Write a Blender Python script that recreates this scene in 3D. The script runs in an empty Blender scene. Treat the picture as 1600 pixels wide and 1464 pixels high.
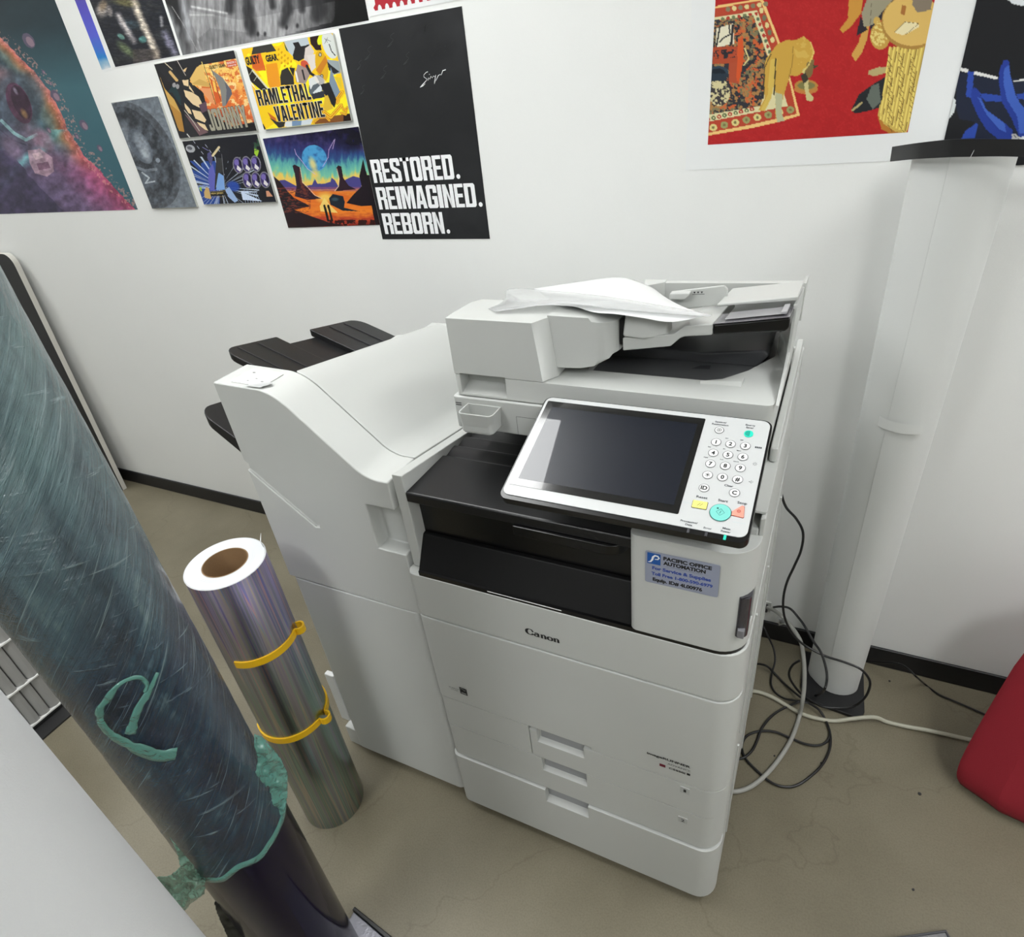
import bpy, bmesh, math, random
import numpy as np
from mathutils import Vector, Matrix, noise as mnoise

S = bpy.context.scene
COL = S.collection

# ------------------------------------------------------------------ camera
FPX = 979.5                                   # focal length in pixels of the 1600x1464 frame
PITCH, ROLL, YAW = math.radians(57.794), math.radians(-7.227), math.radians(29.444)
CAM = Vector((0.65356, -0.69431, 1.58245))
ROT = Matrix.Rotation(YAW, 3, 'Z') @ Matrix.Rotation(PITCH, 3, 'X') @ Matrix.Rotation(ROLL, 3, 'Z')
cd = bpy.data.cameras.new('camera')
cd.sensor_fit = 'HORIZONTAL'
cd.sensor_width = 36.0
cd.lens = 36.0 * FPX / 1600.0
cd.clip_start = 0.02
cam = bpy.data.objects.new('camera', cd)
COL.objects.link(cam)
cam.matrix_world = Matrix.Translation(CAM) @ ROT.to_4x4()
S.camera = cam

# ------------------------------------------------------------------ world, exposure
w = bpy.data.worlds.new('world'); S.world = w; w.use_nodes = True
w.node_tree.nodes['Background'].inputs[0].default_value = (0.8, 0.85, 0.9, 1)
w.node_tree.nodes['Background'].inputs[1].default_value = 0.3
S.view_settings.view_transform = 'Standard'
S.view_settings.look = 'None'
S.view_settings.exposure = 0.0
S.view_settings.gamma = 1.0
S.view_settings.use_curve_mapping = False
CEIL_Z = 2.8
LIGHT_POWER = 14.4                             # emission strength of the ceiling light diffusers
LIGHTS = [(-0.68, 0.16, 1.0), (1.9, 0.10, 1.0), (-0.68, -1.85, 1.25), (1.9, -1.85, 1.25), (-3.1, 0.1, .9)]


def ray(px, py):
    return ROT @ Vector(((px - 800) / FPX, -(py - 732) / FPX, -1.0))


def at(px, py, ax, v):
    """point of the place seen at a photograph pixel, on the plane  ax = v"""
    d = ray(px, py); i = 'xyz'.index(ax)
    return CAM + d * ((v - CAM[i]) / d[i])


def proj_np(P):
    q = (P - np.array(CAM)) @ np.array(ROT)
    return 800 + FPX * q[:, 0] / -q[:, 2], 732 - FPX * q[:, 1] / -q[:, 2]


def lin(c):
    return tuple((x / 255 / 12.92) if x / 255 <= .04045 else ((x / 255 + .055) / 1.055) ** 2.4 for x in c)


# ------------------------------------------------------------------ materials
MATS = {}


def mat(name, rgb, rough=.5, metal=0.0, spec=.5, bump=0.0, bscale=60, var=0.0, vscale=8, coat=0.0, alpha=1.0, emit=None, es=1.0):
    if name in MATS:
        return MATS[name]
    m = bpy.data.materials.new(name); m.use_nodes = True
    nt = m.node_tree; b = nt.nodes['Principled BSDF']
    c = lin(rgb)
    b.inputs['Base Color'].default_value = (*c, 1)
    b.inputs['Roughness'].default_value = rough
    b.inputs['Metallic'].default_value = metal
    b.inputs['Specular IOR Level'].default_value = spec
    b.inputs['Coat Weight'].default_value = coat
    b.inputs['Alpha'].default_value = alpha
    if emit:
        b.inputs['Emission Color'].default_value = (*lin(emit), 1)
        b.inputs['Emission Strength'].default_value = es
    tc = nt.nodes.new('ShaderNodeTexCoord')
    n = nt.nodes.new('ShaderNodeTexNoise'); n.inputs['Scale'].default_value = vscale; n.inputs['Detail'].default_value = 5
    nt.links.new(tc.outputs['Object'], n.inputs['Vector'])
    mx = nt.nodes.new('ShaderNodeMix'); mx.data_type = 'RGBA'
    v = max(var, .012)
    mx.inputs[6].default_value = (*[x * (1 - v) for x in c], 1)
    mx.inputs[7].default_value = (*[min(1, x * (1 + v)) for x in c], 1)
    nt.links.new(n.outputs['Fac'], mx.inputs[0]); nt.links.new(mx.outputs[2], b.inputs['Base Color'])
    if bump:
        n2 = nt.nodes.new('ShaderNodeTexNoise'); n2.inputs['Scale'].default_value = bscale; n2.inputs['Detail'].default_value = 4
        nt.links.new(tc.outputs['Object'], n2.inputs['Vector'])
        bp = nt.nodes.new('ShaderNodeBump'); bp.inputs['Strength'].default_value = bump; bp.inputs['Distance'].default_value = .002
        nt.links.new(n2.outputs['Fac'], bp.inputs['Height']); nt.links.new(bp.outputs[0], b.inputs['Normal'])
    MATS[name] = m
    return m


def nodes_of(name):
    m = bpy.data.materials.new(name); m.use_nodes = True; MATS[name] = m
    return m, m.node_tree, m.node_tree.nodes['Principled BSDF']


# ------------------------------------------------------------------ mesh helpers
class MB:
    def __init__(s):
        s.v, s.f, s.m = [], [], []

    def add(s, vs, fs, slot=0):
        b = len(s.v); s.v += [tuple(x) for x in vs]
        s.f += [tuple(i + b for i in f) for f in fs]; s.m += [slot] * len(fs)
        return s

    def box(s, x0, x1, y0, y1, z0, z1, slot=0):
        vs = [(x, y, z) for z in (z0, z1) for y in (y0, y1) for x in (x0, x1)]
        return s.add(vs, [(0, 2, 3, 1), (4, 5, 7, 6), (0, 1, 5, 4), (2, 6, 7, 3), (0, 4, 6, 2), (1, 3, 7, 5)], slot)

    def prism(s, pts, a0, a1, axis='z', slot=0, top=None, shift=(0, 0)):
        """polygon of 2-D points extruded along axis (z: pts are x,y; y: pts are x,z; x: pts are y,z)"""
        n = len(pts); q = pts if top is None else top
        def P(p, a):
            return {'z': (p[0], p[1], a), 'y': (p[0], a, p[1]), 'x': (a, p[0], p[1])}[axis]
        vs = [P(p, a0) for p in pts] + [P((p[0] + shift[0], p[1] + shift[1]), a1) for p in q]
        fs = [tuple(range(n))[::-1], tuple(range(n, 2 * n))] + [(i, (i + 1) % n, n + (i + 1) % n, n + i) for i in range(n)]
        area = sum(pts[i][0] * pts[(i + 1) % n][1] - pts[(i + 1) % n][0] * pts[i][1] for i in range(n))
        flip = (area < 0) != (axis == 'y')
        if a1 < a0: flip = not flip
        if flip: fs = [f[::-1] for f in fs]
        return s.add(vs, fs, slot)

    def lathe(s, cx, cy, prof, n=48, slot=0, a0=0.0, a1=2 * math.pi, fn=None):
        full = abs(a1 - a0 - 2 * math.pi) < 1e-6
        k = n if full else n + 1
        vs = []
        for r, z in prof:
            for i in range(k):
                a = a0 + (a1 - a0) * i / n
                rr, zz = (r, z) if fn is None else fn(r, z, a)
                vs.append((cx + rr * math.cos(a), cy + rr * math.sin(a), zz))
        fs = []
        for j in range(len(prof) - 1):
            for i in range(n):
                i2 = (i + 1) % k
                fs.append((j * k + i, j * k + i2, (j + 1) * k + i2, (j + 1) * k + i))
        return s.add(vs, fs, slot)

    def tube(s, pts, r, n=8, slot=0):
        P = [Vector(p) for p in pts]; vs = []; up = Vector((0, 0, 1)); prev = None
        for i, p in enumerate(P):
            t = (P[min(i + 1, len(P) - 1)] - P[max(i - 1, 0)]).normalized()
            if prev is None:
                a = t.cross(up if abs(t.z) < .9 else Vector((1, 0, 0))).normalized()
            else:
                a = (prev - t * prev.dot(t)).normalized()
            prev = a; b = t.cross(a)
            for k in range(n):
                th = 2 * math.pi * k / n
                vs.append(p + (a * math.cos(th) + b * math.sin(th)) * r)
        fs = [(i * n + k, i * n + (k + 1) % n, (i + 1) * n + (k + 1) % n, (i + 1) * n + k) for i in range(len(P) - 1) for k in range(n)]
        fs += [tuple(range(n))[::-1], tuple((len(P) - 1) * n + k for k in range(n))]
        return s.add(vs, fs, slot)

    def ribbon(s, path, z0, z1, th, slot=0):
        """vertical strip following a plan polyline, with thickness"""
        P = [Vector((p[0], p[1])) for p in path]; L, Rr = [], []
        for i, p in enumerate(P):
            t = (P[min(i + 1, len(P) - 1)] - P[max(i - 1, 0)]).normalized(); nrm = Vector((-t.y, t.x)) * th / 2
            L.append(p + nrm); Rr.append(p - nrm)
        n = len(P); vs = []
        for z in (z0, z1):
            for q in L: vs.append((q.x, q.y, z))
            for q in Rr: vs.append((q.x, q.y, z))
        fs = []
        for i in range(n - 1):
            fs += [(i, i + 1, 2 * n + i + 1, 2 * n + i)[::-1], (n + i, n + i + 1, 3 * n + i + 1, 3 * n + i),
                   (i, i + 1, n + i + 1, n + i), (2 * n + i, 2 * n + i + 1, 3 * n + i + 1, 3 * n + i)[::-1]]
        fs += [(0, 2 * n, 3 * n, n)[::-1], (n - 1, 2 * n - 1, 4 * n - 1, 3 * n - 1)[::-1]]
        return s.add(vs, fs, slot)

    def flat(s, fr, pts, d=0.0, slot=0):
        """flat polygon in a frame (origin, u, v, n) lifted d along n"""
        o, u, v, n = fr
        return s.add([o + u * a + v * b + n * d for a, b in pts], [tuple(range(len(pts)))], slot)

    def slab(s, fr, pts, d0, d1, slot=0, side=None):
        o, u, v, n = fr; k = len(pts)
        vs = [o + u * a + v * b + n * d0 for a, b in pts] + [o + u * a + v * b + n * d1 for a, b in pts]
        s.add(vs, [tuple(range(k, 2 * k))], slot)
        s.add(vs, [tuple(range(k))[::-1]] + [(i, (i + 1) % k, k + (i + 1) % k, k + i) for i in range(k)], slot if side is None else side)
        return s

    def ring(s, fr, c, r0, r1, d, slot=0, n=28, asp=1.0):
        o, u, v, nn = fr; vs = []
        for r in (r0, r1):
            for i in range(n):
                a = 2 * math.pi * i / n
                vs.append(o + u * (c[0] + r * math.cos(a)) + v * (c[1] + r * asp * math.sin(a)) + nn * d)
        return s.add(vs, [(i, n + i, n + (i + 1) % n, (i + 1) % n) for i in range(n)], slot)

    def text(s, fr, txt, c, h, d=.0003, slot=0, off=0.0, width=None, anchor='C', shear=0.0):
        """lettering laid into a frame; h is the cap height, c the centre (or left) of the line"""
        V, F_ = glyphs(txt, off, shear)
        if not len(V): return s
        x0, x1 = V[:, 0].min(), V[:, 0].max(); cap = 0.7
        k = h / cap; kx = k if width is None else width / (x1 - x0)
        ox = -(x0 + x1) / 2 if anchor == 'C' else -x0
        o, u, v, n = fr
        s.add([o + u * (c[0] + (p[0] + ox) * kx) + v * (c[1] + (p[1] - cap / 2) * k) + n * d for p in V], F_, slot)
        return s

    def stroke(s, fr, pts, d=.0003, slot=0, n=9):
        """pen stroke: pts = (a, b, width)"""
        o, u, v, nn = fr; P = pts
        L, R_ = [], []
        for i, p in enumerate(P):
            a, b = P[max(i - 1, 0)], P[min(i + 1, len(P) - 1)]
            tx, ty = b[0] - a[0], b[1] - a[1]; l = math.hypot(tx, ty) or 1
            nx, ny = -ty / l * p[2] / 2, tx / l * p[2] / 2
            L.append((p[0] + nx, p[1] + ny)); R_.append((p[0] - nx, p[1] - ny))
        k = len(P); vs = [o + u * a + v * b + nn * d for a, b in L + R_]
        s.add(vs, [(k + i, k + i + 1, i + 1, i) for i in range(k - 1)], slot)
        return s

    def mesh(s, name, mats, smooth=35):
        me = bpy.data.meshes.new(name)
        me.from_pydata([tuple(v) for v in s.v], [], s.f)
        for m in mats: me.materials.append(m)
        me.polygons.foreach_set('material_index', s.m)
        if smooth:
            me.polygons.foreach_set('use_smooth', [True] * len(me.polygons))
            me.update(); me.set_sharp_from_angle(angle=math.radians(smooth))
        me.update()
        return me


_gl = {}


def glyphs(txt, off=0.0, shear=0.0):
    key = (txt, off, shear)
    if key not in _gl:
        cu = bpy.data.curves.new('t', 'FONT'); cu.body = txt; cu.offset = off; cu.resolution_u = 3; cu.shear = shear
        ob = bpy.data.objects.new('t', cu); COL.objects.link(ob)
        dg = bpy.context.evaluated_depsgraph_get(); dg.update()
        me = bpy.data.meshes.new_from_object(ob.evaluated_get(dg))
        V = np.array([v.co[:2] for v in me.vertices]) if len(me.vertices) else np.zeros((0, 2))
        F_ = [tuple(p.vertices) for p in me.polygons]
        bpy.data.objects.remove(ob); bpy.data.curves.remove(cu); bpy.data.meshes.remove(me)
        _gl[key] = (V, F_)
    return _gl[key]


def origin_of(o):
    p = Vector((0, 0, 0))
    while o is not None:
        p += o.location; o = o.parent
    return p


def obj(name, mb, mats, parent=None, bevel=0.0, seg=2, smooth=35, loc=None, cut=None, sub=0, label=None):
    """links one mesh object; vertices are given in room coordinates"""
    if not isinstance(mats, (list, tuple)): mats = [mats]
    if not isinstance(mb, MB):
        me = mb
    else:
        me = mb.mesh(name, mats, smooth)
    if cut:
        t = bpy.data.objects.new('tmp', me); COL.objects.link(t); tmp = []
        for c in cut:
            cm = bpy.data.objects.new('cut', c.mesh('cut', [mats[0]], 0)); COL.objects.link(cm); tmp.append(cm)
            md = t.modifiers.new('b', 'BOOLEAN'); md.operation = 'DIFFERENCE'; md.object = cm; md.solver = 'EXACT'
        dg = bpy.context.evaluated_depsgraph_get(); dg.update()
        me2 = bpy.data.meshes.new_from_object(t.evaluated_get(dg)); me2.name = name
        for q in [t] + tmp: bpy.data.objects.remove(q)
        me = me2
        me.polygons.foreach_set('use_smooth', [True] * len(me.polygons)); me.update()
        me.set_sharp_from_angle(angle=math.radians(smooth))
    if parent is not None:
        loc = Vector((0, 0, 0)); org = origin_of(parent)
    else:
        org = Vector(loc) if loc is not None else Vector((0, 0, 0)); loc = org
    if org.length > 0: me.transform(Matrix.Translation(-org))
    o = bpy.data.objects.new(name, me); COL.objects.link(o); o.location = loc
    if parent is not None: o.parent = parent
    if bevel:
        b = o.modifiers.new('bevel', 'BEVEL'); b.width = bevel; b.segments = seg; b.limit_method = 'ANGLE'
        b.angle_limit = math.radians(35); b.harden_normals = True
    if sub:
        q = o.modifiers.new('sub', 'SUBSURF'); q.levels = sub; q.render_levels = sub
    if label: o['label'] = label
    return o


def thing(name, label, cat, loc=(0, 0, 0), group=None):
    o = bpy.data.objects.new(name, None); COL.objects.link(o); o.location = loc; o.empty_display_size = .05
    o['label'] = label; o['category'] = cat
    if group: o['group'] = group
    return o


def tag(o, label, cat, group=None):
    o['label'] = label; o['category'] = cat
    if group: o['group'] = group
    return o


def struct(o):
    o['kind'] = 'structure'; return o


def rrect(x0, x1, y0, y1, r, n=5):
    """rounded rectangle; r = one radius or four (x0y0, x1y0, x1y1, x0y1)"""
    if not isinstance(r, (list, tuple)): r = [r] * 4
    out = []
    for (cx, cy, sx, sy, a), q in zip(((x0, y0, 1, 1, 180), (x1, y0, -1, 1, 270), (x1, y1, -1, -1, 0), (x0, y1, 1, -1, 90)), r):
        if q <= 0: out.append((cx, cy)); continue
        for i in range(n + 1):
            t = math.radians(a + 90 * i / n)
            out.append((cx + sx * q + q * math.cos(t), cy + sy * q + q * math.sin(t)))
    return out


def smoothpath(P, k=6):
    P = [Vector(p) for p in P]; out = []
    for i in range(len(P) - 1):
        a, b, c, d = P[max(i - 1, 0)], P[i], P[i + 1], P[min(i + 2, len(P) - 1)]
        for j in range(k):
            t = j / k
            out.append(.5 * ((2 * b) + (c - a) * t + (2 * a - 5 * b + 4 * c - d) * t * t + (3 * b - a - 3 * c + d) * t ** 3))
    out.append(P[-1])
    return out


# ------------------------------------------------------------------ room shell
YW = 0.83
wall_m, nt, bs = nodes_of('wall_paint')
bs.inputs['Base Color'].default_value = (.78, .79, .775, 1); bs.inputs['Roughness'].default_value = .55; bs.inputs['Specular IOR Level'].default_value = .3
tc = nt.nodes.new('ShaderNodeTexCoord')
n1 = nt.nodes.new('ShaderNodeTexNoise'); n1.inputs['Scale'].default_value = 320; n1.inputs['Detail'].default_value = 3
n2 = nt.nodes.new('ShaderNodeTexNoise'); n2.inputs['Scale'].default_value = 2.2; n2.inputs['Detail'].default_value = 6
mx = nt.nodes.new('ShaderNodeMix'); mx.data_type = 'RGBA'; mx.inputs[6].default_value = (.75, .76, .745, 1); mx.inputs[7].default_value = (.81, .82, .805, 1)
bp = nt.nodes.new('ShaderNodeBump'); bp.inputs['Strength'].default_value = .16; bp.inputs['Distance'].default_value = .0015
for a, b in ((tc.outputs['Object'], n1.inputs['Vector']), (tc.outputs['Object'], n2.inputs['Vector']), (n2.outputs['Fac'], mx.inputs[0]),
             (mx.outputs[2], bs.inputs['Base Color']), (n1.outputs['Fac'], bp.inputs['Height']), (bp.outputs[0], bs.inputs['Normal'])):
    nt.links.new(a, b)

floor_m, nt, bs = nodes_of('sealed_concrete')
bs.inputs['Roughness'].default_value = .42; bs.inputs['Specular IOR Level'].default_value = .35
tc = nt.nodes.new('ShaderNodeTexCoord')
na = nt.nodes.new('ShaderNodeTexNoise'); na.inputs['Scale'].default_value = 2.6; na.inputs['Detail'].default_value = 8; na.inputs['Roughness'].default_value = .6
nb = nt.nodes.new('ShaderNodeTexNoise'); nb.inputs['Scale'].default_value = 260; nb.inputs['Detail'].default_value = 3
nc = nt.nodes.new('ShaderNodeTexVoronoi'); nc.feature = 'DISTANCE_TO_EDGE'; nc.inputs['Scale'].default_value = 1.7
nd = nt.nodes.new('ShaderNodeTexNoise'); nd.inputs['Scale'].default_value = 3; nd.inputs['Detail'].default_value = 5
cr = nt.nodes.new('ShaderNodeValToRGB')
cr.color_ramp.elements[0].position = .3; cr.color_ramp.elements[0].color = (.148, .130, .088, 1)
cr.color_ramp.elements[1].position = .7; cr.color_ramp.elements[1].color = (.208, .186, .132, 1)
m1 = nt.nodes.new('ShaderNodeMix'); m1.data_type = 'RGBA'; m1.blend_type = 'MULTIPLY'; m1.inputs[0].default_value = .35
sp = nt.nodes.new('ShaderNodeValToRGB'); sp.color_ramp.elements[0].position = .3; sp.color_ramp.elements[0].color = (.55, .55, .52, 1)
sp.color_ramp.elements[1].position = .6
va = nt.nodes.new('ShaderNodeVectorMath'); va.operation = 'ADD'
vs_ = nt.nodes.new('ShaderNodeVectorMath'); vs_.operation = 'SCALE'; vs_.inputs['Scale'].default_value = .5
ck = nt.nodes.new('ShaderNodeValToRGB'); ck.color_ramp.elements[0].color = (.74, .72, .68, 1); ck.color_ramp.elements[1].position = .006
m2 = nt.nodes.new('ShaderNodeMix'); m2.data_type = 'RGBA'; m2.blend_type = 'MULTIPLY'; m2.inputs[0].default_value = .55
for a, b in ((tc.outputs['Object'], na.inputs['Vector']), (tc.outputs['Object'], nb.inputs['Vector']), (tc.outputs['Object'], nd.inputs['Vector']),
             (nd.outputs['Color'], vs_.inputs[0]), (vs_.outputs[0], va.inputs[0]), (tc.outputs['Object'], va.inputs[1]), (va.outputs[0], nc.inputs['Vector']),
             (na.outputs['Fac'], cr.inputs[0]), (cr.outputs[0], m1.inputs[6]), (nb.outputs['Fac'], sp.inputs[0]), (sp.outputs[0], m1.inputs[7]),
             (nc.outputs['Distance'], ck.inputs[0]), (m1.outputs[2], m2.inputs[6]), (ck.outputs[0], m2.inputs[7]), (m2.outputs[2], bs.inputs['Base Color'])):
    nt.links.new(a, b)

X0, X1, YB = -4.2, 3.6, -4.6
struct(obj('floor', MB().box(X0, X1, YB, YW, -.1, 0), floor_m))
struct(obj('ceiling', MB().box(X0, X1, YB, YW, CEIL_Z, CEIL_Z + .1), mat('ceiling_tile', (215, 215, 214), .8)))
struct(obj('wall_back', MB().box(X0 - .1, X1 + .1, YW, YW + .1, 0, CEIL_Z), wall_m))
struct(obj('wall_left', MB().box(X0 - .1, X0, YB, YW, 0, CEIL_Z), wall_m))
struct(obj('wall_right', MB().box(X1, X1 + .1, YB, YW, 0, CEIL_Z), wall_m))
struct(obj('wall_front', MB().box(X0 - .1, X1 + .1, YB - .1, YB, 0, CEIL_Z), mat('grey_paint', (205, 205, 203), .7)))
bb = mat('black_rubber', (22, 22, 24), .45, var=.1)
struct(obj('baseboard_back', MB().box(X0, X1, YW - .009, YW, 0, .07), bb, bevel=.004))
struct(obj('baseboard_left', MB().box(X0, X0 + .009, YB, YW - .009, 0, .07), bb, bevel=.004))
struct(obj('baseboard_right', MB().box(X1 - .009, X1, YB, YW - .009, 0, .07), bb, bevel=.004))

LN = ['ceiling light panel above the copier and finisher', 'ceiling light panel above the floor right of the copier',
      'ceiling light panel behind the viewer, left', 'ceiling light panel behind the viewer, right', 'ceiling light panel at the far left of the room']
lf = mat('light_frame', (225, 225, 225), .4)
for (lx, ly, k), lb in zip(LIGHTS, LN):
    t = thing('ceiling_light', lb, 'ceiling light', (lx, ly, CEIL_Z), 'ceiling light panels')
    f = MB()
    for a in ((-.32, -.3, -.62, .62), (.3, .32, -.62, .62), (-.3, .3, -.62, -.6), (-.3, .3, .6, .62)):
        f.box(lx + a[0], lx + a[1], ly + a[2], ly + a[3], CEIL_Z - .02, CEIL_Z)
    obj('frame', f, lf, t)
    e = bpy.data.materials.new('lit_diffuser'); e.use_nodes = True; MATS['lit' + lb] = e
    eb = e.node_tree.nodes['Principled BSDF']
    eb.inputs['Base Color'].default_value = (.9, .9, .9, 1)
    eb.inputs['Emission Color'].default_value = (.975, .99, .985, 1); eb.inputs['Emission Strength'].default_value = LIGHT_POWER * k
    obj('diffuser', MB().box(lx - .3, lx + .3, ly - .6, ly + .6, CEIL_Z - .015, CEIL_Z - .008), e, t)
# ------------------------------------------------------------------ the copier
WHT = mat('copier_plastic', (190, 192, 189), .42, bump=.12, bscale=900, spec=.45)
WHT2 = mat('copier_plastic_light', (188, 190, 187), .38, bump=.08, bscale=900, spec=.45)
BLK = mat('black_plastic', (17, 17, 19), .34, bump=.1, bscale=700, spec=.5)
BLK2 = mat('black_satin', (7, 7, 8), .28)
DGR = mat('dark_grey_plastic', (62, 62, 66), .35)
GAP = mat('seam_dark', (70, 70, 70), .8)
INK = mat('ink', (28, 28, 30), .6)
INKG = mat('ink_grey', (95, 97, 99), .6)


def plan(x0, x1, y0, y1, rl=.018, rr=.042, n=8):
    return rrect(x0, x1, y0, y1, [rl, rr, 0.004, 0.004], n)


def zbox(x0, x1, y0, y1, z0, z1, r=0.0, n=6):
    return MB().prism(rrect(x0, x1, y0, y1, r, n) if r else [(x0, y0), (x1, y0), (x1, y1), (x0, y1)], z0, z1, 'z')


FR0 = (Vector((0, 0, 0)), Vector((1, 0, 0)), Vector((0, 0, 1)), Vector((0, -1, 0)))      # copier front plane: a = x, b = z
cop = thing('office_copier', 'large light grey multifunction office copier with tilted touch screen and document feeder', 'copier', (.31, .33, 0))
W_ = .62
# inner body and right hand side
obj('body', MB().prism(plan(.005, W_ - .004, .053, .66, .016, .038), .045, .80, 'z').prism(plan(.443, W_ - .008, .15, .66, 0.002, .004), .80, 1.03, 'z'), [GAP], cop)
obj('chassis_plate', MB().box(.03, .59, .06, .63, .018, .045), [BLK2], cop)
for cx, cy in ((.08, .1), (.54, .1), (.08, .58), (.54, .58)):
    obj('caster', MB().add([], []).prism([(cy + .018 * math.cos(a * math.pi / 8), .018 + .018 * math.sin(a * math.pi / 8)) for a in range(16)], cx - .012, cx + .012, 'x'), [BLK2], cop)


def pocket(x0, x1, z0, z1, d=.013, top=.02):
    return MB().prism([(-.02, z0), (.002, z0), (d, z0 + .005), (d, z1 + top), (-.02, z1 + top)], x0, x1, 'x')


def pocket_c(x0, x1, z0, z1, d=.014):
    return MB().prism([(-.02, z0), (.002, z0), (d, z0 + .005), (d, z1), (-.02, z1)], x0, x1, 'x')


# side panels (right), with shallow vertical mouldings
sp_ = MB()
sp_.prism([(W_ - .006, .048), (W_, .05), (W_, .655), (W_ - .006, .658)], .05, .795, 'z')
obj('side_panel', sp_, [WHT2], cop, bevel=.002)
obj('side_panel', MB().prism([(W_ - .008, .05), (W_ - .001, .052), (W_ - .001, .655), (W_ - .008, .658)], .80, 1.03, 'z'), [WHT2], cop, bevel=.002)
obj('top_rim', MB().prism(rrect(.585, W_ - .001, .06, .66, .004, 2), 1.0305, 1.035, 'z'), [WHT2], cop, bevel=.001)
obj('top_rim', MB().prism(rrect(.605, W_ - .004, .19, .64, .004, 2), 1.036, 1.06, 'z'), [WHT2], cop, bevel=.002)
rail = MB()
for z0, z1, y in ((.10, .42, .12), (.46, .78, .12), (.1, .7, .34), (.1, .76, .5)):
    rail.box(W_ - .001, W_ + .0035, y, y + .006, z0, z1)
obj('side_rail', rail, [WHT2], cop, bevel=.0015)
obj('rear_panel', MB().box(.012, .608, .655, .668, .05, 1.02), [WHT], cop, bevel=.003)

# front covers and drawers from the floor up
obj('pedestal_cover', MB().prism(plan(0, W_, -.0035, .052), .03, .2200, 'z'), [WHT], cop, bevel=.0035, seg=3,
    cut=[pocket_c(.244, .345, .176, .213), MB().box(.244, .345, -.02, .012, .205, .24)])
dr = obj('paper_drawer', MB().prism(plan(0.0015, W_ - .0015, .0015, .052), .2245, .334, 'z'), [WHT], cop, bevel=.0022,
         cut=[pocket(.243, .345, .29, .333, top=.03)])
obj('drawer_number', MB().slab(FR0, rrect(.5365, .5545, .294, .312, .001, 2), -.0025, .0002, 0).text(FR0, '2', (.5455, .303), .0085, -.0001 + .0005, 1, .02, width=.0075),
    [mat('number_plate', (176, 178, 176), .5), INK], dr)
dr = obj('paper_drawer', MB().prism(rrect(.2235, W_ - .001, .001, .052, [.001, .04, .002, .001], 8), .337, .4255, 'z'), [WHT], cop, bevel=.0018,
         cut=[pocket(.240, .343, .391, .436, top=.03)])
obj('drawer_number', MB().slab(FR0, rrect(.5365, .5545, .398, .416, .001, 2), -.0025, .0006, 0).text(FR0, '1', (.5455, .407), .0085, .0009, 1, .02, width=.005),
    [MATS['number_plate'], INK], dr)
obj('waste_toner_door', MB().prism(rrect(.001, .2215, .001, .052, [.018, .001, .001, .001], 8), .337, .4345, 'z'), [WHT], cop, bevel=.0018)
# big front door, stepped at the left (its lower edge drops to the drawer line on the right)
fd = MB().prism(plan(0, W_, 0, .052), .4275, .6835, 'z')
obj('front_door', fd, [WHT], cop, bevel=.003, seg=3, cut=[MB().box(-.01, .2225, -.02, .08, .40, .4365), MB().box(.2225, .36, -.02, .08, .40, .4365)])
uc = obj('upper_front_cover', MB().prism(plan(0, W_, 0, .052), .6865, .797, 'z'), [WHT], cop, bevel=.003, seg=3)

# maker's wordmark, drawn as pen strokes
lg = MB(); FL = (Vector((.248, -.0006, .7205)), Vector((1, 0, 0)), Vector((0, 0, 1)), Vector((0, -1, 0)))
def arc(cx, cz, rx, rz, a0, a1, w0, w1, n=18, thick=None):
    P = []
    for i in range(n + 1):
        t = i / n; a = math.radians(a0 + (a1 - a0) * t)
        ww = w0 + (w1 - w0) * t if thick is None else w1 + (w0 - w1) * abs(math.cos(a)) ** 1.6
        P.append((cx + rx * math.cos(a), cz + rz * math.sin(a), ww))
    return P
k = .001
def st(P): lg.stroke(FL, [(a * k, b * k, c * k * 1.22 + .0002) for a, b, c in P], .0002)
st(arc(8.3, 8.2, 7.0, 6.9, 48, 335, 4.4, 1.1, 30, True))
st([(12.6, 13.6, .6), (13.6, 12.0, 2.6), (13.8, 10.4, 3.0), (13.2, 8.8, .4)])
st([(7.8, 15.0, .5), (10.5, 14.6, 1.5), (13.4, 13.2, 2.0)])
def let_a(x):
    st(arc(x + 4, 3.4, 3.1, 2.9, 60, 330, 2.6, .9, 18, True)); st([(x + 8.2, 8.0, 3.0), (x + 8.2, 4, 3.1), (x + 8.4, 1.4, 2.8), (x + 10.6, .8, .6)])
    st([(x + 1.3, 8.4, 2.2), (x + 3.6, 9.6, 1.2), (x + 6.4, 9.5, 2.0), (x + 8.2, 8.2, 2.9), (x + 8.2, 6.5, 3.0)]); st([(x + 8, 5.8, .8), (x + 5, 5.6, 1.0), (x + 3.4, 5.4, 1.0)])
def let_n(x):
    st([(x + .4, 9.3, .6), (x + 2.6, 9.2, 1.2)]); st([(x + 2.6, 9.6, 3.1), (x + 2.6, .3, 3.1)]); st([(x + .4, .5, .8), (x + 4.9, .5, .8)])
    st([(x + 3.4, 7.6, .9), (x + 5.4, 9.3, 1.4), (x + 7.6, 9.2, 2.2), (x + 9.0, 7.6, 3.1), (x + 9.2, 5, 3.2), (x + 9.2, .3, 3.2)]); st([(x + 7, .5, .8), (x + 11.4, .5, .8)])
let_a(16.5); let_n(29); st(arc(47.4, 4.8, 4.5, 4.3, 0, 360, 3.4, 1.1, 26, True)); let_n(54)
lgm = lg
obj('wordmark', lgm, [INK], uc)

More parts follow.
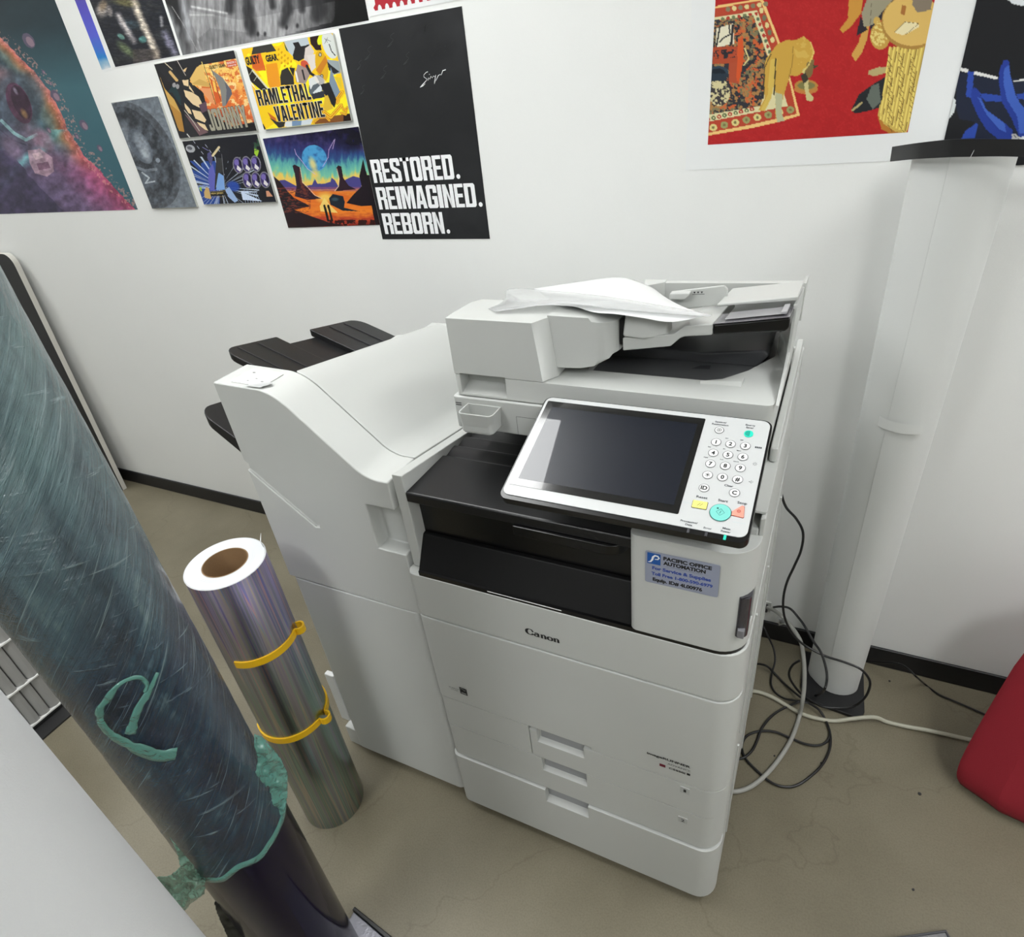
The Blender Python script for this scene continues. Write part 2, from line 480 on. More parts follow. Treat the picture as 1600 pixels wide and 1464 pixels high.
obj('cover_gap_dark', MB().prism(plan(.03, W_ - .0035, .0012, .06, .002, .042), .796, .8055, 'z'), [BLK2], cop)  # black strip added to darken the gap under the toner door
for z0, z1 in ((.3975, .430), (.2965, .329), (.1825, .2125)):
    obj('recess_shade_plate', MB().box(.2445, .342, .0118, .0135, z0, z1), [mat('recess_shade_grey', (146, 148, 150), .5, bump=.3, bscale=300)], cop)  # added plates, darker to put the pockets' shade into the colour
# small markings on the front door
mk = MB()
mk.flat((Vector((0, -.0006, 0)), FR0[1], FR0[2], FR0[3]), [(.066, .491), (.084, .49), (.084, .4685), (.066, .4695)][::-1], 0, 0)
FD = (Vector((0, -.0004, 0)), FR0[1], FR0[2], FR0[3])
mk.stroke(FD, [(.0685, .486, .0012), (.073, .4885, .0008), (.078, .483, .0012), (.0815, .486, .0008)], .0006, 1)
mk.stroke(FD, [(.069, .474, .002), (.0815, .4735, .002)], .0006, 1)
mk.text(FD, 'ENERGY', (.052, .480), .0032, .0004, 2, .01, width=.026)
mk.text(FD, 'STAR', (.052, .4745), .0032, .0004, 2, .01, width=.018)
obj('energy_mark', mk, [INK, WHT2, INKG], cop)
mk = MB()
mk.text(FD, 'imageRUNNER', (.5125, .4865), .0062, .0004, 0, .03, width=.08)
mk.text(FD, 'ADVANCE', (.532, .4745), .0058, .0004, 2, .0, width=.042)
mk.text(FD, 'C5550i', (.529, .4625), .0052, .0004, 0, .03, width=.03)
mk.flat(FD, [(.4965, .467), (.5075, .467), (.5075, .459), (.4965, .459)][::-1], .0004, 3)
mk.flat(FD, [(.547, .4665), (.553, .4665), (.553, .460), (.547, .460)][::-1], .0004, 0)
obj('model_name', mk, [INK, WHT2, INKG, mat('maroon_ink', (105, 25, 45), .6)], cop)

# right hand box with service label
cb = MB().prism(plan(.4415, W_ - .002, -.001, .15, .012, .045), .805, 1.0, 'z')
bx = obj('toner_door', cb, [WHT], cop, bevel=.009, seg=4, cut=[MB().prism([(.596, -.02), (.64, -.02), (.64, .05), (.612, .05)], .845, .915, 'z')])
obj('toner_door_filler', MB().prism(plan(.4425, W_ - .006, .15, .65, .004, .004), .82, 1.03, 'z'), [WHT], cop, bevel=.003)
obj('door_shelf', MB().box(.45, .612, .05, .16, .99, 1.012), [WHT], cop, bevel=.003)
obj('release_handle', MB().prism(rrect(.598, .6165, .006, .05, [.008, .012, 0, 0], 5), .838, .917, 'z'), [mat('smoked_handle', (52, 50, 56), .18, coat=.6)], bx, bevel=.004)
obj('latch_tab', MB().prism(rrect(.603, .613, .001, .01, .002, 3), .842, .858, 'z'), [mat('latch_grey', (118, 118, 122), .3)], bx, bevel=.001)
lb = MB(); LF = (Vector((.4665, -.0022, .917)), Vector((1, 0, 0)), Vector((0, 0, 1)), Vector((0, -1, 0)))
lb.slab(LF, rrect(0, .1055, 0, .0605, .003, 4), 0, .0006, 0)
d = .0009
lb.flat(LF, rrect(.003, .0225, .0375, .058, .0004, 2), d, 1)
lb.stroke(LF, [(.0045, .0405, .001), (.008, .0415, .0022), (.0105, .046, .003), (.0115, .051, .003), (.0145, .0545, .003), (.0185, .054, .0028), (.0205, .051, .0024), (.0185, .0482, .002), (.0142, .0475, .0012)], d + .0003, 2)
lb.text(LF, 'PACIFIC OFFICE', (.0605, .0525), .0062, d, 3, .05, width=.068)
lb.text(LF, 'AUTOMATION', (.0565, .0437), .0062, d, 3, .05, width=.060)
lb.text(LF, '— PROBLEM SOLVED —', (.060, .0382), .0020, d, 4, .0, width=.060)
lb.text(LF, 'For Service & Supplies', (.0525, .0305), .0058, d, 5, .045, width=.084)
lb.text(LF, 'Toll Free 1-800-590-6979', (.0535, .0195), .0056, d, 5, .045, width=.088)
lb.text(LF, 'Equip. ID# 4L00976', (.0475, .0085), .0062, d, 3, .045, width=.072)
obj('service_label', lb, [mat('label_paper', (146, 152, 170), .35), mat('label_blue', (24, 84, 160), .4), mat('label_white', (235, 238, 240), .4), INK,
                          mat('label_grey', (110, 115, 130), .5), mat('label_text_blue', (62, 84, 160), .5)], cop, label='pale blue rectangular service sticker with printed text')

# output bay: black lining, tray and the step under it
bay = MB()
bay.box(.028, .442, .05, .30, .80, .957)                 # lining block behind the recess
obj('bay_lining', bay, [BLK2], cop, bevel=.002)
lip = MB().prism([(.003, .799), (.05, .799), (.05, .868), (.042, .866)], .028, .441, 'x')
obj('bay_lip', lip, [mat('bay_black', (9, 9, 10), .5, spec=.3)], cop, bevel=.002)
obj('bay_rail', MB().prism(rrect(.24, .43, .012, .055, [.004, .03, 0, 0], 6), .938, .957, 'z'), [BLK2], cop, bevel=.002)
obj('paper_guide', MB().prism([(.0015, .8005), (.0045, .8045), (.0035, .8058), (.0003, .8018)], .178, .322, 'x'), [mat('guide_white', (228, 230, 228), .4)], cop, bevel=.001)
tray = MB()
prof = [(.018, .957), (.018, .974), (.021, .977), (.148, .977), (.156, .971), (.162, .970), (.182, .974), (.192, .974), (.200, .967), (.206, .966), (.226, .970), (.235, .970), (.245, .962), (.42, .955), (.42, .95), (.1, .95)]
tray.prism(prof, .03, .4405, 'x')
obj('output_tray', tray, [BLK], cop, bevel=.0018)
obj('bay_back_wall', MB().box(.03, .44, .42, .44, .95, 1.04), [BLK2], cop)
obj('bay_side_wall', MB().prism([(.02, .80), (.02, 1.010), (.26, .970), (.42, .962), (.42, .80)], .007, .0285, 'x'), [WHT2], cop, bevel=.002)
obj('rear_support', MB().box(.01, .60, .44, .65, .79, 1.04), [WHT], cop, bevel=.004)

# scanner: base slab with clip tray, reader block, deck, feeder
sc = obj('scanner_base', MB().prism(rrect(.064, .602, 0.166, .55, [.006, .02, .006, .006], 5), 1.035, 1.099, 'z'), [WHT], cop, bevel=.003, seg=3)
ct = MB(); x0, x1, y0, y1, z0, z1 = .094, .162, .1265, .166, 1.048, 1.088
outer = rrect(x0, x1, y0, y1, [.008, .010, .001, .001], 5); inner = rrect(x0 + .0025, x1 - .0025, y0 + .0025, y1 - .002, [.006, .008, .001, .001], 5)
bot = [(x0 + .003 + (p[0] - x0) * .88, p[1] + .004 * (y1 - p[1]) / (y1 - y0)) for p in outer]; n = len(outer)
vs = [(*p, z0) for p in bot] + [(*p, z1) for p in outer] + [(*p, z1) for p in inner] + [(*p, z0 + .003) for p in inner]
fs = [tuple(range(n))[::-1], tuple(range(3 * n, 4 * n))]
for a_ in (0, n, 2 * n): fs += [(a_ + i, a_ + (i + 1) % n, a_ + n + (i + 1) % n, a_ + n + i) for i in range(n)]
ct.add(vs, fs)
obj('clip_tray', ct, [WHT2], sc, bevel=.0008, label='small open box for paper clips')
FS = (Vector((0, .1655, 0)), FR0[1], FR0[2], FR0[3])
mk = MB(); mk2 = MB()
for z in (1.0855, 1.0815): mk.flat(FS, [(.069, z), (.081, z), (.081, z + .0018), (.069, z + .0018)], .0003, 0)
for a, b in (((.190, 1.073, .0008), (.190, 1.036, .0008)), ((.190, 1.073, .0008), (.30, 1.073, .0008))): mk2.stroke(FS, [a, b], .0004, 1)
obj('inset_panel', mk2, [INK, mat('seam_line', (95, 96, 95), .7)], sc); obj('level_marks', mk, [INK], sc)

rb = MB().prism(rrect(.0735, .604, .17, .55, [.005, .012, .004, .004], 6), 1.101, 1.141, 'z')
obj('reader_cover', rb, [WHT], cop, bevel=.0035, seg=3,
    cut=[MB().prism([(.15, 1.06), (.171, 1.1055), (.20, 1.118), (.20, 1.16), (.15, 1.16)], .084, .174, 'x'),
         MB().prism([(.30, .235), (.51, .235), (.552, .285), (.585, .35), (.585, .52), (.30, .52)], 1.127, 1.2, 'z'),
         ])
# left block of the feeder (highest part), front chamfer on its right edge
def drop(y):          # how much of the height above the deck is left towards the rear
    T = [(.0, 1), (.20, 1), (.26, .97), (.30, .90), (.36, .66), (.42, .36), (.48, .14), (.54, .03)]
    for (a, p), (b, q) in zip(T, T[1:]):
        if y <= b: return p + (q - p) * (y - a) / (b - a)
    return .03
def loft(prof, ys):
    b = MB(); m_ = len(prof(ys[0])); vs = []
    for y in ys: vs += [(x, y, 1.1415 + (z - 1.1415) * (drop(y) if z > 1.1415 else 1)) for x, z in prof(y)]
    fs = [tuple(range(m_)), tuple((len(ys) - 1) * m_ + i for i in range(m_))[::-1]]
    for j in range(len(ys) - 1): fs += [(j * m_ + i, (j + 1) * m_ + i, (j + 1) * m_ + (i + 1) % m_, j * m_ + (i + 1) % m_) for i in range(m_)]
    return b.add(vs, fs)
YL = [.17, .20, .23, .26, .28, .30, .33, .36, .39, .42, .45, .48, .51, .54]
def bprof(y):
    q = .0165 * min(1, max(0, (y - .1705) / .028))
    return [(.0735, 1.142), (.2445 + q, 1.142), (.2385 + q, 1.200), (.2335 + q, 1.2435), (.0735, 1.2435)]
fb = obj('feeder_block', loft(bprof, [.17, .1705, .1985] + YL[2:]), [WHT], cop, bevel=.003, seg=3,
         cut=[MB().prism([(.15, 1.06), (.171, 1.1055), (.20, 1.118), (.20, 1.143), (.171, 1.1435), (.15, 1.1435)], .084, .174, 'x')])
def feedx(y):   # right edge in plan
    r = .032
    return .3605 if y > .2 + r else .3605 - r + math.sqrt(max(0, r * r - (.2 + r - y) ** 2))
def fprof(y):
    X = feedx(y)
    return [(.246, 1.156), (.30, 1.159), (min(.325, X - .004), 1.165), (X, 1.186 if X > .35 else 1.178), (X, 1.2385), (X - .012, 1.2395), (X - .03 if X > .34 else X - .016, 1.2455), (.248, 1.2465)]
obj('feed_cover', loft(fprof, [.2, .2005, .203, .207, .213, .22, .232] + YL[3:]), [WHT], cop, bevel=.0012, smooth=40)
# lower delivery tray: dark deck basin and dark wedge
obj('delivery_deck', MB().prism([(.29, .24), (.51, .24), (.55, .287), (.582, .352), (.582, .52), (.29, .52)], 1.1255, 1.1285, 'z'), [mat('deck_grey', (86, 87, 89), .35)], cop)
wd = MB(); wd.prism([(.30, 1.127), (.56, 1.127), (.578, 1.150), (.57, 1.158), (.47, 1.146), (.30, 1.152)], .33, .50, 'y')
obj('delivery_tray', wd, [mat('delivery_grey', (74, 75, 78), .35)], cop, bevel=.004)
obj('tray_arrow', MB().flat((Vector((.46, .30, 1.1292)), Vector((1, 0, 0)), Vector((0, 1, 0)), Vector((0, 0, 1))), [(0, 0), (.03, .004), (.028, .02), (.012, .016)]), [mat('arrow_mark', (50, 51, 54), .4)], cop)
obj('deck_wedge', MB().prism([(.49, .222), (.551, .218), (.552, .25)], 1.138, 1.146, 'z', top=[(.49, .222), (.551, .232), (.552, .25)]), [WHT2], cop, bevel=.001)
rim = MB().prism([(.588, .36), (.604, .30), (.604, .55), (.588, .56)], 1.139, 1.176, 'z')
obj('deck_rim', rim, [WHT2], cop, bevel=.004)
obj('rim_slot', MB().box(.5865, .588, .385, .425, 1.146, 1.168), [BLK2], cop)
obj('rim_slot_edge', MB().box(.5855, .588, .36, .384, 1.144, 1.170), [WHT2], cop, bevel=.001)

obj('feed_gap_dark', MB().box(.3608, .3675, .224, .29, 1.196, 1.236), [BLK2], cop)  # black block added to darken the gap beside the feed cover
# upper feed tray: white slab stepping up to the right, sloping slightly down to the rear
sl = -.15
def shp(pts, y0, y1):
    dz = sl * (y1 - y0)
    return MB().prism(pts, y0, y1, 'y', shift=(0, dz))
tr = obj('feed_tray', shp([(.366, 1.186), (.442, 1.199), (.456, 1.213), (.462, 1.216), (.503, 1.221), (.503, 1.2385), (.470, 1.234), (.462, 1.233), (.447, 1.220), (.438, 1.218), (.366, 1.208)], .222, .44), [WHT2], cop, bevel=.002)
obj('tray_extension', shp([(.5035, 1.2205), (.602, 1.232), (.607, 1.238), (.607, 1.2525), (.5035, 1.2365)], .224, .30), [BLK2], tr, bevel=.003)
obj('smoked_window', shp([(.5035, 1.237), (.606, 1.253), (.606, 1.2545), (.5035, 1.2385)], .2235, .296), [mat('smoked_plastic', (112, 110, 116), .16, coat=.5)], tr, bevel=.001)
obj('window_inset', shp([(.517, 1.2402), (.600, 1.2535), (.600, 1.2545), (.517, 1.2412)], .236, .290), [mat('smoked_inset', (150, 150, 153), .25)], tr, bevel=.001)
obj('window_stop', shp([(.593, 1.2535), (.601, 1.2548), (.601, 1.2588), (.593, 1.2575)], .232, .292), [mat('stop_grey', (165, 165, 168), .3)], tr, bevel=.001)
obj('tray_right_deck', shp([(.495, 1.2385), (.609, 1.2525), (.609, 1.2585), (.495, 1.2425)], .2975, .45), [WHT2], cop, bevel=.0015,
    )
obj('tray_side_cheek', MB().prism([(.17, 1.142), (.30, 1.142), (.30, 1.176), (.60, 1.176), (.60, 1.20), (.30, 1.246), (.2985, 1.246), (.285, 1.176), (.2, 1.15)], .605, .610, 'x'), [WHT2], cop, bevel=.001)
obj('rear_fence', MB().prism([(.365, 1.16), (.612, 1.16), (.612, 1.2265), (.372, 1.2205)], .468, .482, 'y'), [WHT], cop, bevel=.001)
obj('rear_corner', MB().prism([(.34, .44), (.372, .468), (.372, .482), (.33, .482)], 1.19, 1.222, 'z'), [WHT], cop, bevel=.001)
gd = MB().prism([(.405, 1.206), (.490, 1.217), (.500, 1.232), (.499, 1.245), (.494, 1.250), (.488, 1.2495), (.408, 1.237)], .366, .371, 'y')
g_ = obj('paper_guide_plate', gd, [WHT2], cop, bevel=.0015)
obj('guide_grip', MB().prism([(.408, 1.228), (.434, 1.229), (.441, 1.237), (.441, 1.240), (.408, 1.2385)], .352, .367, 'y'), [WHT2], g_, bevel=.0015)
FG = (Vector((.443, .3655, 1.234)), Vector((1, 0, .07)), Vector((0, 0, 1)), Vector((0, -1, 0)))
mk = MB(); mk.stroke(FG, [(0, 0, .0008), (.02, 0, .0008)], .0002)
for i in range(3): mk.flat(FG, [(.0035 + i * .006, .0012), (.0055 + i * .006, .0045), (.0015 + i * .006, .0045)], .0002)
obj('guide_marks', mk, [INK], g_)
FT = (Vector((0, .33, 1.2431)), Vector((1, 0, .14)), Vector((0, 1, -.15)), Vector((0, 0, 1)))
mk = MB(); mk.stroke(FT, [(.57, .09, .0012), (.583, .045, .0012), (.597, .05, .0012), (.602, .058, .0012)], .004); mk.flat(FT, [(.572, .062), (.583, .048), (.598, .052), (.585, .075)], .0034, 0)
mk.ring(FT, (.530, .025), 0, .0018, .0036, 1)
fg = obj('side_plate', MB().prism([(.367, .218), (.4, .214), (.436, .228), (.436, .262), (.367, .262)], 1.211, 1.245, 'z', top=[(.369, .226), (.4, .222), (.434, .234), (.434, .262), (.369, .262)]), [WHT], cop, bevel=.004, seg=3)

# ------------------------------------------------------------------ control panel
TH = math.radians(19.04)
PO = Vector((.606 - .347, -.046, 1.0595)); PU = Vector((1, 0, 0)); PV = Vector((0, math.cos(TH), math.sin(TH))); PN = Vector((0, -math.sin(TH), math.cos(TH)))
PF = (PO, PU, PV, PN); mm = .001
hs = MB().slab(PF, rrect(-.0005, .3475, -.0005, .2085, .0125, 7), -.017, -.0008, 0)
cp = obj('control_panel', hs, [BLK2], cop, bevel=.0035, seg=3, label='tilted black-edged control panel')
arm = MB().prism([(.045, .99), (.10, .99), (.16, 1.05), (.16, 1.1), (.12, 1.094), (.05, 1.07)], .47, .585, 'x')
obj('panel_arm', arm, [WHT], cop, bevel=.004)
KEY = mat('key_white', (212, 213, 212), .35); FACE = mat('panel_face', (190, 192, 192), .3, spec=.4)
obj('face_plate', MB().slab(PF, rrect(.0022, .3448, .0068, .2062, .011, 7), -.001, .0006, 0), [FACE], cp, bevel=.0004, seg=1)
gm, gnt, gb = nodes_of('screen_glass')
gb.inputs['Base Color'].default_value = (.003, .005, .012, 1); gb.inputs['Roughness'].default_value = .3; gb.inputs['Specular IOR Level'].default_value = .3; gb.inputs['Coat Weight'].default_value = .6; gb.inputs['Coat Roughness'].default_value = .02
gm2 = mat('screen_bezel', (10, 10, 12), .12, spec=.6, coat=.5)
dsp = obj('touch_screen', MB().slab(PF, rrect(.0065, .2565, .0245, .1975, .002, 3), .0005, .0012, 0), [gm2], cp)
obj('screen_area', MB().slab(PF, rrect(.0175, .2475, .0375, .185, .0005, 1), .0011, .00135, 0), [gm], cp)
keys = dict([('1', (279.3, 155.7)), ('2', (298.9, 155.6)), ('3', (318.6, 155.5)), ('4', (279.4, 135.6)), ('5', (299, 135.6)), ('6', (318.7, 135.6)),
             ('7', (279.6, 115.8)), ('8', (299.2, 115.8)), ('9', (318.8, 115.8)), ('*', (279.7, 95.9)), ('0', (299.2, 95.9)), ('#', (318.8, 95.9)),
             ('ID', (279.7, 73.3)), ('C', (318.8, 73.3)), ('set', (279.2, 178.7))])
RING = mat('key_ring', (70, 72, 74), .4)
for ch_, (a, b) in keys.items():
    q = MB(); a *= mm; b *= mm; r = .0062 if ch_ != 'set' else .0058
    q.slab(PF, [(a + r * math.cos(t * math.pi / 14), b + r * math.sin(t * math.pi / 14)) for t in range(28)], .0005, .0016, 0)
    q.ring(PF, (a, b), r - .0001, r + .0007, .0014, 1)
    if ch_ == 'set':
        q.ring(PF, (a, b), .0028, .0034, .0018, 1); q.ring(PF, (a, b), .0007, .0015, .0018, 1)
    elif ch_ == '*':
        for t in range(3):
            an = math.radians(90 + 60 * t); q.stroke(PF, [(a - .0034 * math.cos(an), b - .0034 * math.sin(an), .0007), (a + .0034 * math.cos(an), b + .0034 * math.sin(an), .0007)], .0018, 2)
    else:
        q.text(PF, ch_, (a, b), .0062 if len(ch_) == 1 else .0062, .0018, 2, .035)
    obj('key', q, [KEY, RING, INK], cp)
q = MB().slab(PF, [(.3191 + .0062 * math.cos(t * math.pi / 14), .1785 + .0062 * math.sin(t * math.pi / 14)) for t in range(28)], .0005, .0016, 0)
q.flat(PF, [(.3191 + (.0048 if i < 12 else 0) * math.cos(math.radians(70 + 20 * i)) * (1 if i < 12 else 0), .1785 + .0048 * math.sin(math.radians(70 + 20 * i))) for i in range(12)], .0018, 1)
obj('energy_saver_key', q, [mat('lit_cyan', (30, 160, 140), .5, emit=(30, 215, 185), es=.6), mat('lit_cyan_dark', (10, 120, 105), .5, emit=(15, 180, 155), es=.45)], cp)
q = MB().slab(PF, rrect(.2706, .2892, .0393, .0508, .0012, 3), .0005, .0018, 0, 0); q.slab(PF, rrect(.2699, .2899, .0386, .0515, .0015, 3), .0005, .0009, 1)
for s_ in (0, .0032): q.stroke(PF, [(.2770 + s_, .0428, .0006), (.2805 + s_, .0474, .0006)], .002, 1)
obj('reset_key', q, [mat('key_yellow', (232, 222, 120), .4), RING], cp)
q = MB().slab(PF, [(.3075 + .0129 * math.cos(t * math.pi / 20), .0382 + .0129 * math.sin(t * math.pi / 20)) for t in range(40)], .0005, .0022, 0)
q.ring(PF, (.3075, .0382), .0128, .0137, .0015, 1, 40); q.ring(PF, (.3032, .0437), 0, .0013, .0025, 1)
q.stroke(PF, [(.3075, .0435, .0005), (.3128, .0382, .0005), (.3075, .0329, .0005), (.3022, .0382, .0005), (.3075, .0435, .0005)], .0025, 1); q.stroke(PF, [(.3068, .036, .0006), (.3082, .0406, .0006)], .0025, 1)
obj('start_key', q, [mat('key_teal', (118, 200, 190), .4), mat('key_teal_edge', (36, 92, 88), .4)], cp)
q = MB(); sp4 = [(.3212, .0432), (.3315, .0545), (.3345, .0535), (.3363, .0378), (.3353, .0364), (.3216, .0374)][::-1]
q.slab(PF, sp4, .0005, .0019, 0); cx = sum(p[0] for p in sp4) / 6; cy = sum(p[1] for p in sp4) / 6
q.slab(PF, [(cx + (p[0] - cx) * 1.08, cy + (p[1] - cy) * 1.08) for p in sp4], .0005, .0010, 1); q.ring(PF, (.3292, .0448), .0016, .0024, .0021, 1)
q.flat(PF, rrect(.3282, .3302, .0442, .0454, .0003, 2), .0021, 1)
obj('stop_key', q, [mat('key_salmon', (236, 150, 132), .4), mat('key_salmon_edge', (150, 70, 60), .4)], cp)
q = MB()
PINK = mat('panel_ink', (58, 62, 68), .5)
def pt(t_, a, b, h, width=None, off=.02): obj('caption', MB().text(PF, t_, (a * mm, b * mm), h * mm, .0009, 0, off, width=None if width is None else width * mm), [PINK], cp)
pt('Settings/', 278.5, 194.5, 2.9, 16); pt('Registration', 278.5, 189.8, 2.9, 23); pt('Energy', 319, 195.2, 2.9, 13); pt('Saver', 319, 190.4, 2.9, 10.5)
for t_, a, b in (('ABC', 292, 165.5), ('DEF', 312.3, 165.6), ('GHI', 272, 145.8), ('JKL', 292.3, 145.8), ('MNO', 311.8, 145.8), ('PQRS', 271.3, 126.2), ('TUV', 292.5, 126.1), ('WXYZ', 311.3, 126.1)): pt(t_, a, b, 1.7, None, .02)
pt('Clear', 309.8, 83.6, 3.2, 11.5); pt('Reset', 280.2, 57.9, 3.7, 14.5); pt('Start', 307.2, 57.9, 3.7, 12.5); pt('Stop', 331, 59.3, 3.7, 12)
pt('Processing/', 272.5, 16.0, 2.9, 22); pt('Data', 273, 11.4, 2.9, 8.8); pt('Error', 297, 11.4, 2.9, 10); pt('Main', 319.3, 16.0, 2.9, 9.5); pt('Power', 319.3, 11.4, 2.9, 12)
q.stroke(PF, [(.2590, .045, .0002), (.2695, .045, .0002)], .0009, 1); q.stroke(PF, [(.3240, .028, .0002), (.340, .028, .0002)], .0009, 1)
for i in range(4): q.flat(PF, rrect(.3312 + i * .0023, .3330 + i * .0023, .1545, .1575, 0, 1), .0009, 0)
q.ring(PF, (.3357, .1265), .0014, .0018, .0009, 0)
for i in range(8):
    an = i * math.pi / 4; q.stroke(PF, [(.3357 + .0024 * math.cos(an), .1265 + .0024 * math.sin(an), .0004), (.3357 + .0033 * math.cos(an), .1265 + .0033 * math.sin(an), .0004)], .0009, 0)
q.stroke(PF, [(.3328, .0957, .0004), (.3345, .0957, .0004), (.3362, .098, .0004), (.3362, .093, .0004), (.3345, .095, .0004), (.3328, .095, .0004)], .0009, 0)
q.stroke(PF, [(.3376, .0945, .0004), (.3381, .0957, .0004), (.3376, .0968, .0004)], .0009, 0)
obj('panel_symbols', q, [PINK, mat('fine_line', (150, 190, 195), .5)], cp)
for a, m_ in ((274.2, DGR), (296.7, DGR), (319.6, MATS['lit_cyan'])):
    obj('indicator', MB().slab(PF, rrect(a * mm - .0016, a * mm + .0016, -.0004, .0064, .0005, 2), -.002, .0004, 0), [m_], cp)

# ------------------------------------------------------------------ finisher
fin = thing('finisher', 'light grey finisher cabinet with sloping top attached on the left of the copier', 'copier finisher', (-.18, .3, 0))
YF, YC, YR = .015, .102, .60
top = [(-.0015, .9955), (-.0405, .9955)]
def qb(a, b, c, n=8): return [((1 - t) ** 2 * a[0] + 2 * t * (1 - t) * b[0] + t * t * c[0], (1 - t) ** 2 * a[1] + 2 * t * (1 - t) * b[1] + t * t * c[1]) for t in [i / n for i in range(n + 1)]]
top = [(-.0015, .9935)] + qb((-.025, .9935), (-.052, .9955), (-.072, 1.0135)) + qb((-.185, 1.1175), (-.217, 1.146), (-.250, 1.1485)) + [(-.363, 1.1515)]
CUR = [(p[0], p[1]) for p in top]
up = CUR + [(-.3625, .9785), (-.3605, .964), (-.350, .9415), (-.3615, .925), (-.3600, .6695), (-.0015, .6675)]
up = up[::-1]
slot = MB().prism([(-.3700, .9640), (-.222, .8415), (-.2100, .8435), (-.2085, .8505), (-.3625, .979)], YF - .02, YF + .006, 'y')
uf = obj('upper_front_cover', MB().prism([(p[0], p[1]) for p in CUR + [(-.3605, .6695), (-.0015, .6675)]][::-1], YF, YC, 'y'), [WHT], fin, bevel=.004, seg=3,
         cut=[slot, MB().prism(rrect(-.068, .02, -.02, .048, .006, 3), .826, .932, 'z')])
obj('lower_front_cover', MB().prism(rrect(-.358, -.0035, YF, .10, [.022, .022, .002, .002], 7), .032, .6655, 'z'), [WHT], fin, bevel=.003, seg=3)
obj('cabinet', MB().box(-.345, -.008, .095, YR, .04, .95), [WHT], fin, bevel=.004)
obj('base_frame', MB().prism([(-.40, .03), (-.36, .028), (-.36, .14), (-.40, .14)], .004, .075, 'z'), [WHT2], fin, bevel=.003)
for cy in (.09, .54):
    for cx in (-.31, -.05):
        obj('caster', MB().prism([(cy + .02 * math.cos(a * math.pi / 8), .02 + .02 * math.sin(a * math.pi / 8)) for a in range(16)], cx - .012, cx + .012, 'x'), [BLK2], fin)
rc = [p for p in CUR if p[0] > -.237] + [(-.237, 1.148)] + [(-.240, .90), (-.0015, .90)]
dz = -.172 * (YR - YC)
obj('rear_cover', MB().prism(rc[::-1], YC + .0015, YR, 'y', shift=(0, dz)), [WHT2], fin, bevel=.003, seg=3)
obj('rear_block', MB().prism([(-.30, .61), (-.06, .61), (-.06, .66), (-.30, .66)], 1.018, 1.037, 'z').box(-.24, -.06, .605, .66, .2, 1.018), [WHT2], fin, bevel=.002)
obj('side_bracket', MB().box(-.386, -.356, .020, .034, .13, .315), [mat('bracket_white', (232, 233, 232), .4)], fin, bevel=.003)
# stapling label on the top
FTp = (Vector((-.345, .02, 1.1513)), Vector((1, 0, -.026)), Vector((0, 1, 0)), Vector((0, 0, 1)))
mk = MB(); mk.slab(FTp, rrect(.018, .098, .006, .062, .003, 3), 0, .0012, 0)
for a, b, c in ((.034, .05, .006), (.06, .03, .004), (.075, .045, .005), (.05, .018, .004), (.082, .022, .005)): mk.ring(FTp, (a, b), .0, c * .7, .0015, 1, 14, .5)
mk.flat(FTp, rrect(.066, .094, .03, .05, .001, 2), .0016, 2)
obj('staple_guide_label', mk, [mat('clear_label', (215, 216, 212), .25), INKG, mat('label_plain', (236, 238, 236), .4)], fin)
obj('label_flap', MB().flat(FTp, [(.06, -.003), (.1, -.002), (.112, .020), (.104, .024)], .003), [mat('flap_grey', (176, 178, 178), .4)], fin)
# black delivery trays
def tray_pts(x0, x1, y0, y1, z0, sx, sy, th, r):
    """plan outline rounded at the free end, sheared in z"""
    P = rrect(x0, x1, y0, y1, [r, 0, 0, r], 7); f = lambda x, y: z0 + (x - x0) * sx + (y - y0) * sy
    return P, f
def sheared(P, f, t0, t1):
    b = MB(); n = len(P)
    b.add([(x, y, f(x, y) + t0(x, y)) for x, y in P] + [(x, y, f(x, y) + t1(x, y)) for x, y in P], [tuple(range(n))[::-1], tuple(range(n, 2 * n))] + [(i, (i + 1) % n, n + (i + 1) % n, n + i) for i in range(n)])
    return b
TRM = mat('tray_black', (14, 14, 16), .42, bump=.15, bscale=500)
RIB = mat('tray_rib', (52, 52, 56), .35)
P, f = tray_pts(-.51, -.235, .165, .61, 1.146, -.36, -.205, .02, .035)
cutm = MB(); a0, a1 = .325, .43
ut = MB()
def seg_(y0, y1, drop, rl):
    P = rrect(-.51 if not drop else -.495, -.235, y0, y1, rl, 6)
    return sheared(P, f, lambda x, y: -.018 - drop, lambda x, y: -drop)
t1_ = seg_(.165, .322, 0, [.035, 0, 0, .004]); t2_ = seg_(.318, .432, .014, [0, 0, 0, 0]); t3_ = seg_(.428, .61, 0, [.004, 0, 0, .035])
base = len(t1_.v); t1_.add(t2_.v, t2_.f); t1_.add(t3_.v, t3_.f)
utr = obj('upper_tray', t1_, [TRM], fin, bevel=.0025)
for y in (.20, .255, .49, .545):
    rb_ = MB().add([(x, yy, f(x, yy) + z) for z in (0, .002) for x in (-.50, -.24) for yy in (y, y + .002)], [(0, 1, 3, 2), (4, 6, 7, 5), (0, 4, 5, 1), (2, 3, 7, 6), (0, 2, 6, 4), (1, 5, 7, 3)])
    obj('tray_rib', rb_, [RIB], utr)
f2 = lambda x, y: .985 + (x + .665) * -.62 + (y - .16) * -.2
P2 = rrect(-.665, -.35, .155, .56, [.04, 0, 0, .04], 7)
obj('lower_tray', sheared(P2, f2, lambda x, y: -.030 - max(0, x + .62) * .18, lambda x, y: 0), [TRM], fin, bevel=.003)
obj('tray_bracket', MB().box(-.36, -.34, .12, .58, .60, 1.03), [WHT], fin, bevel=.003)
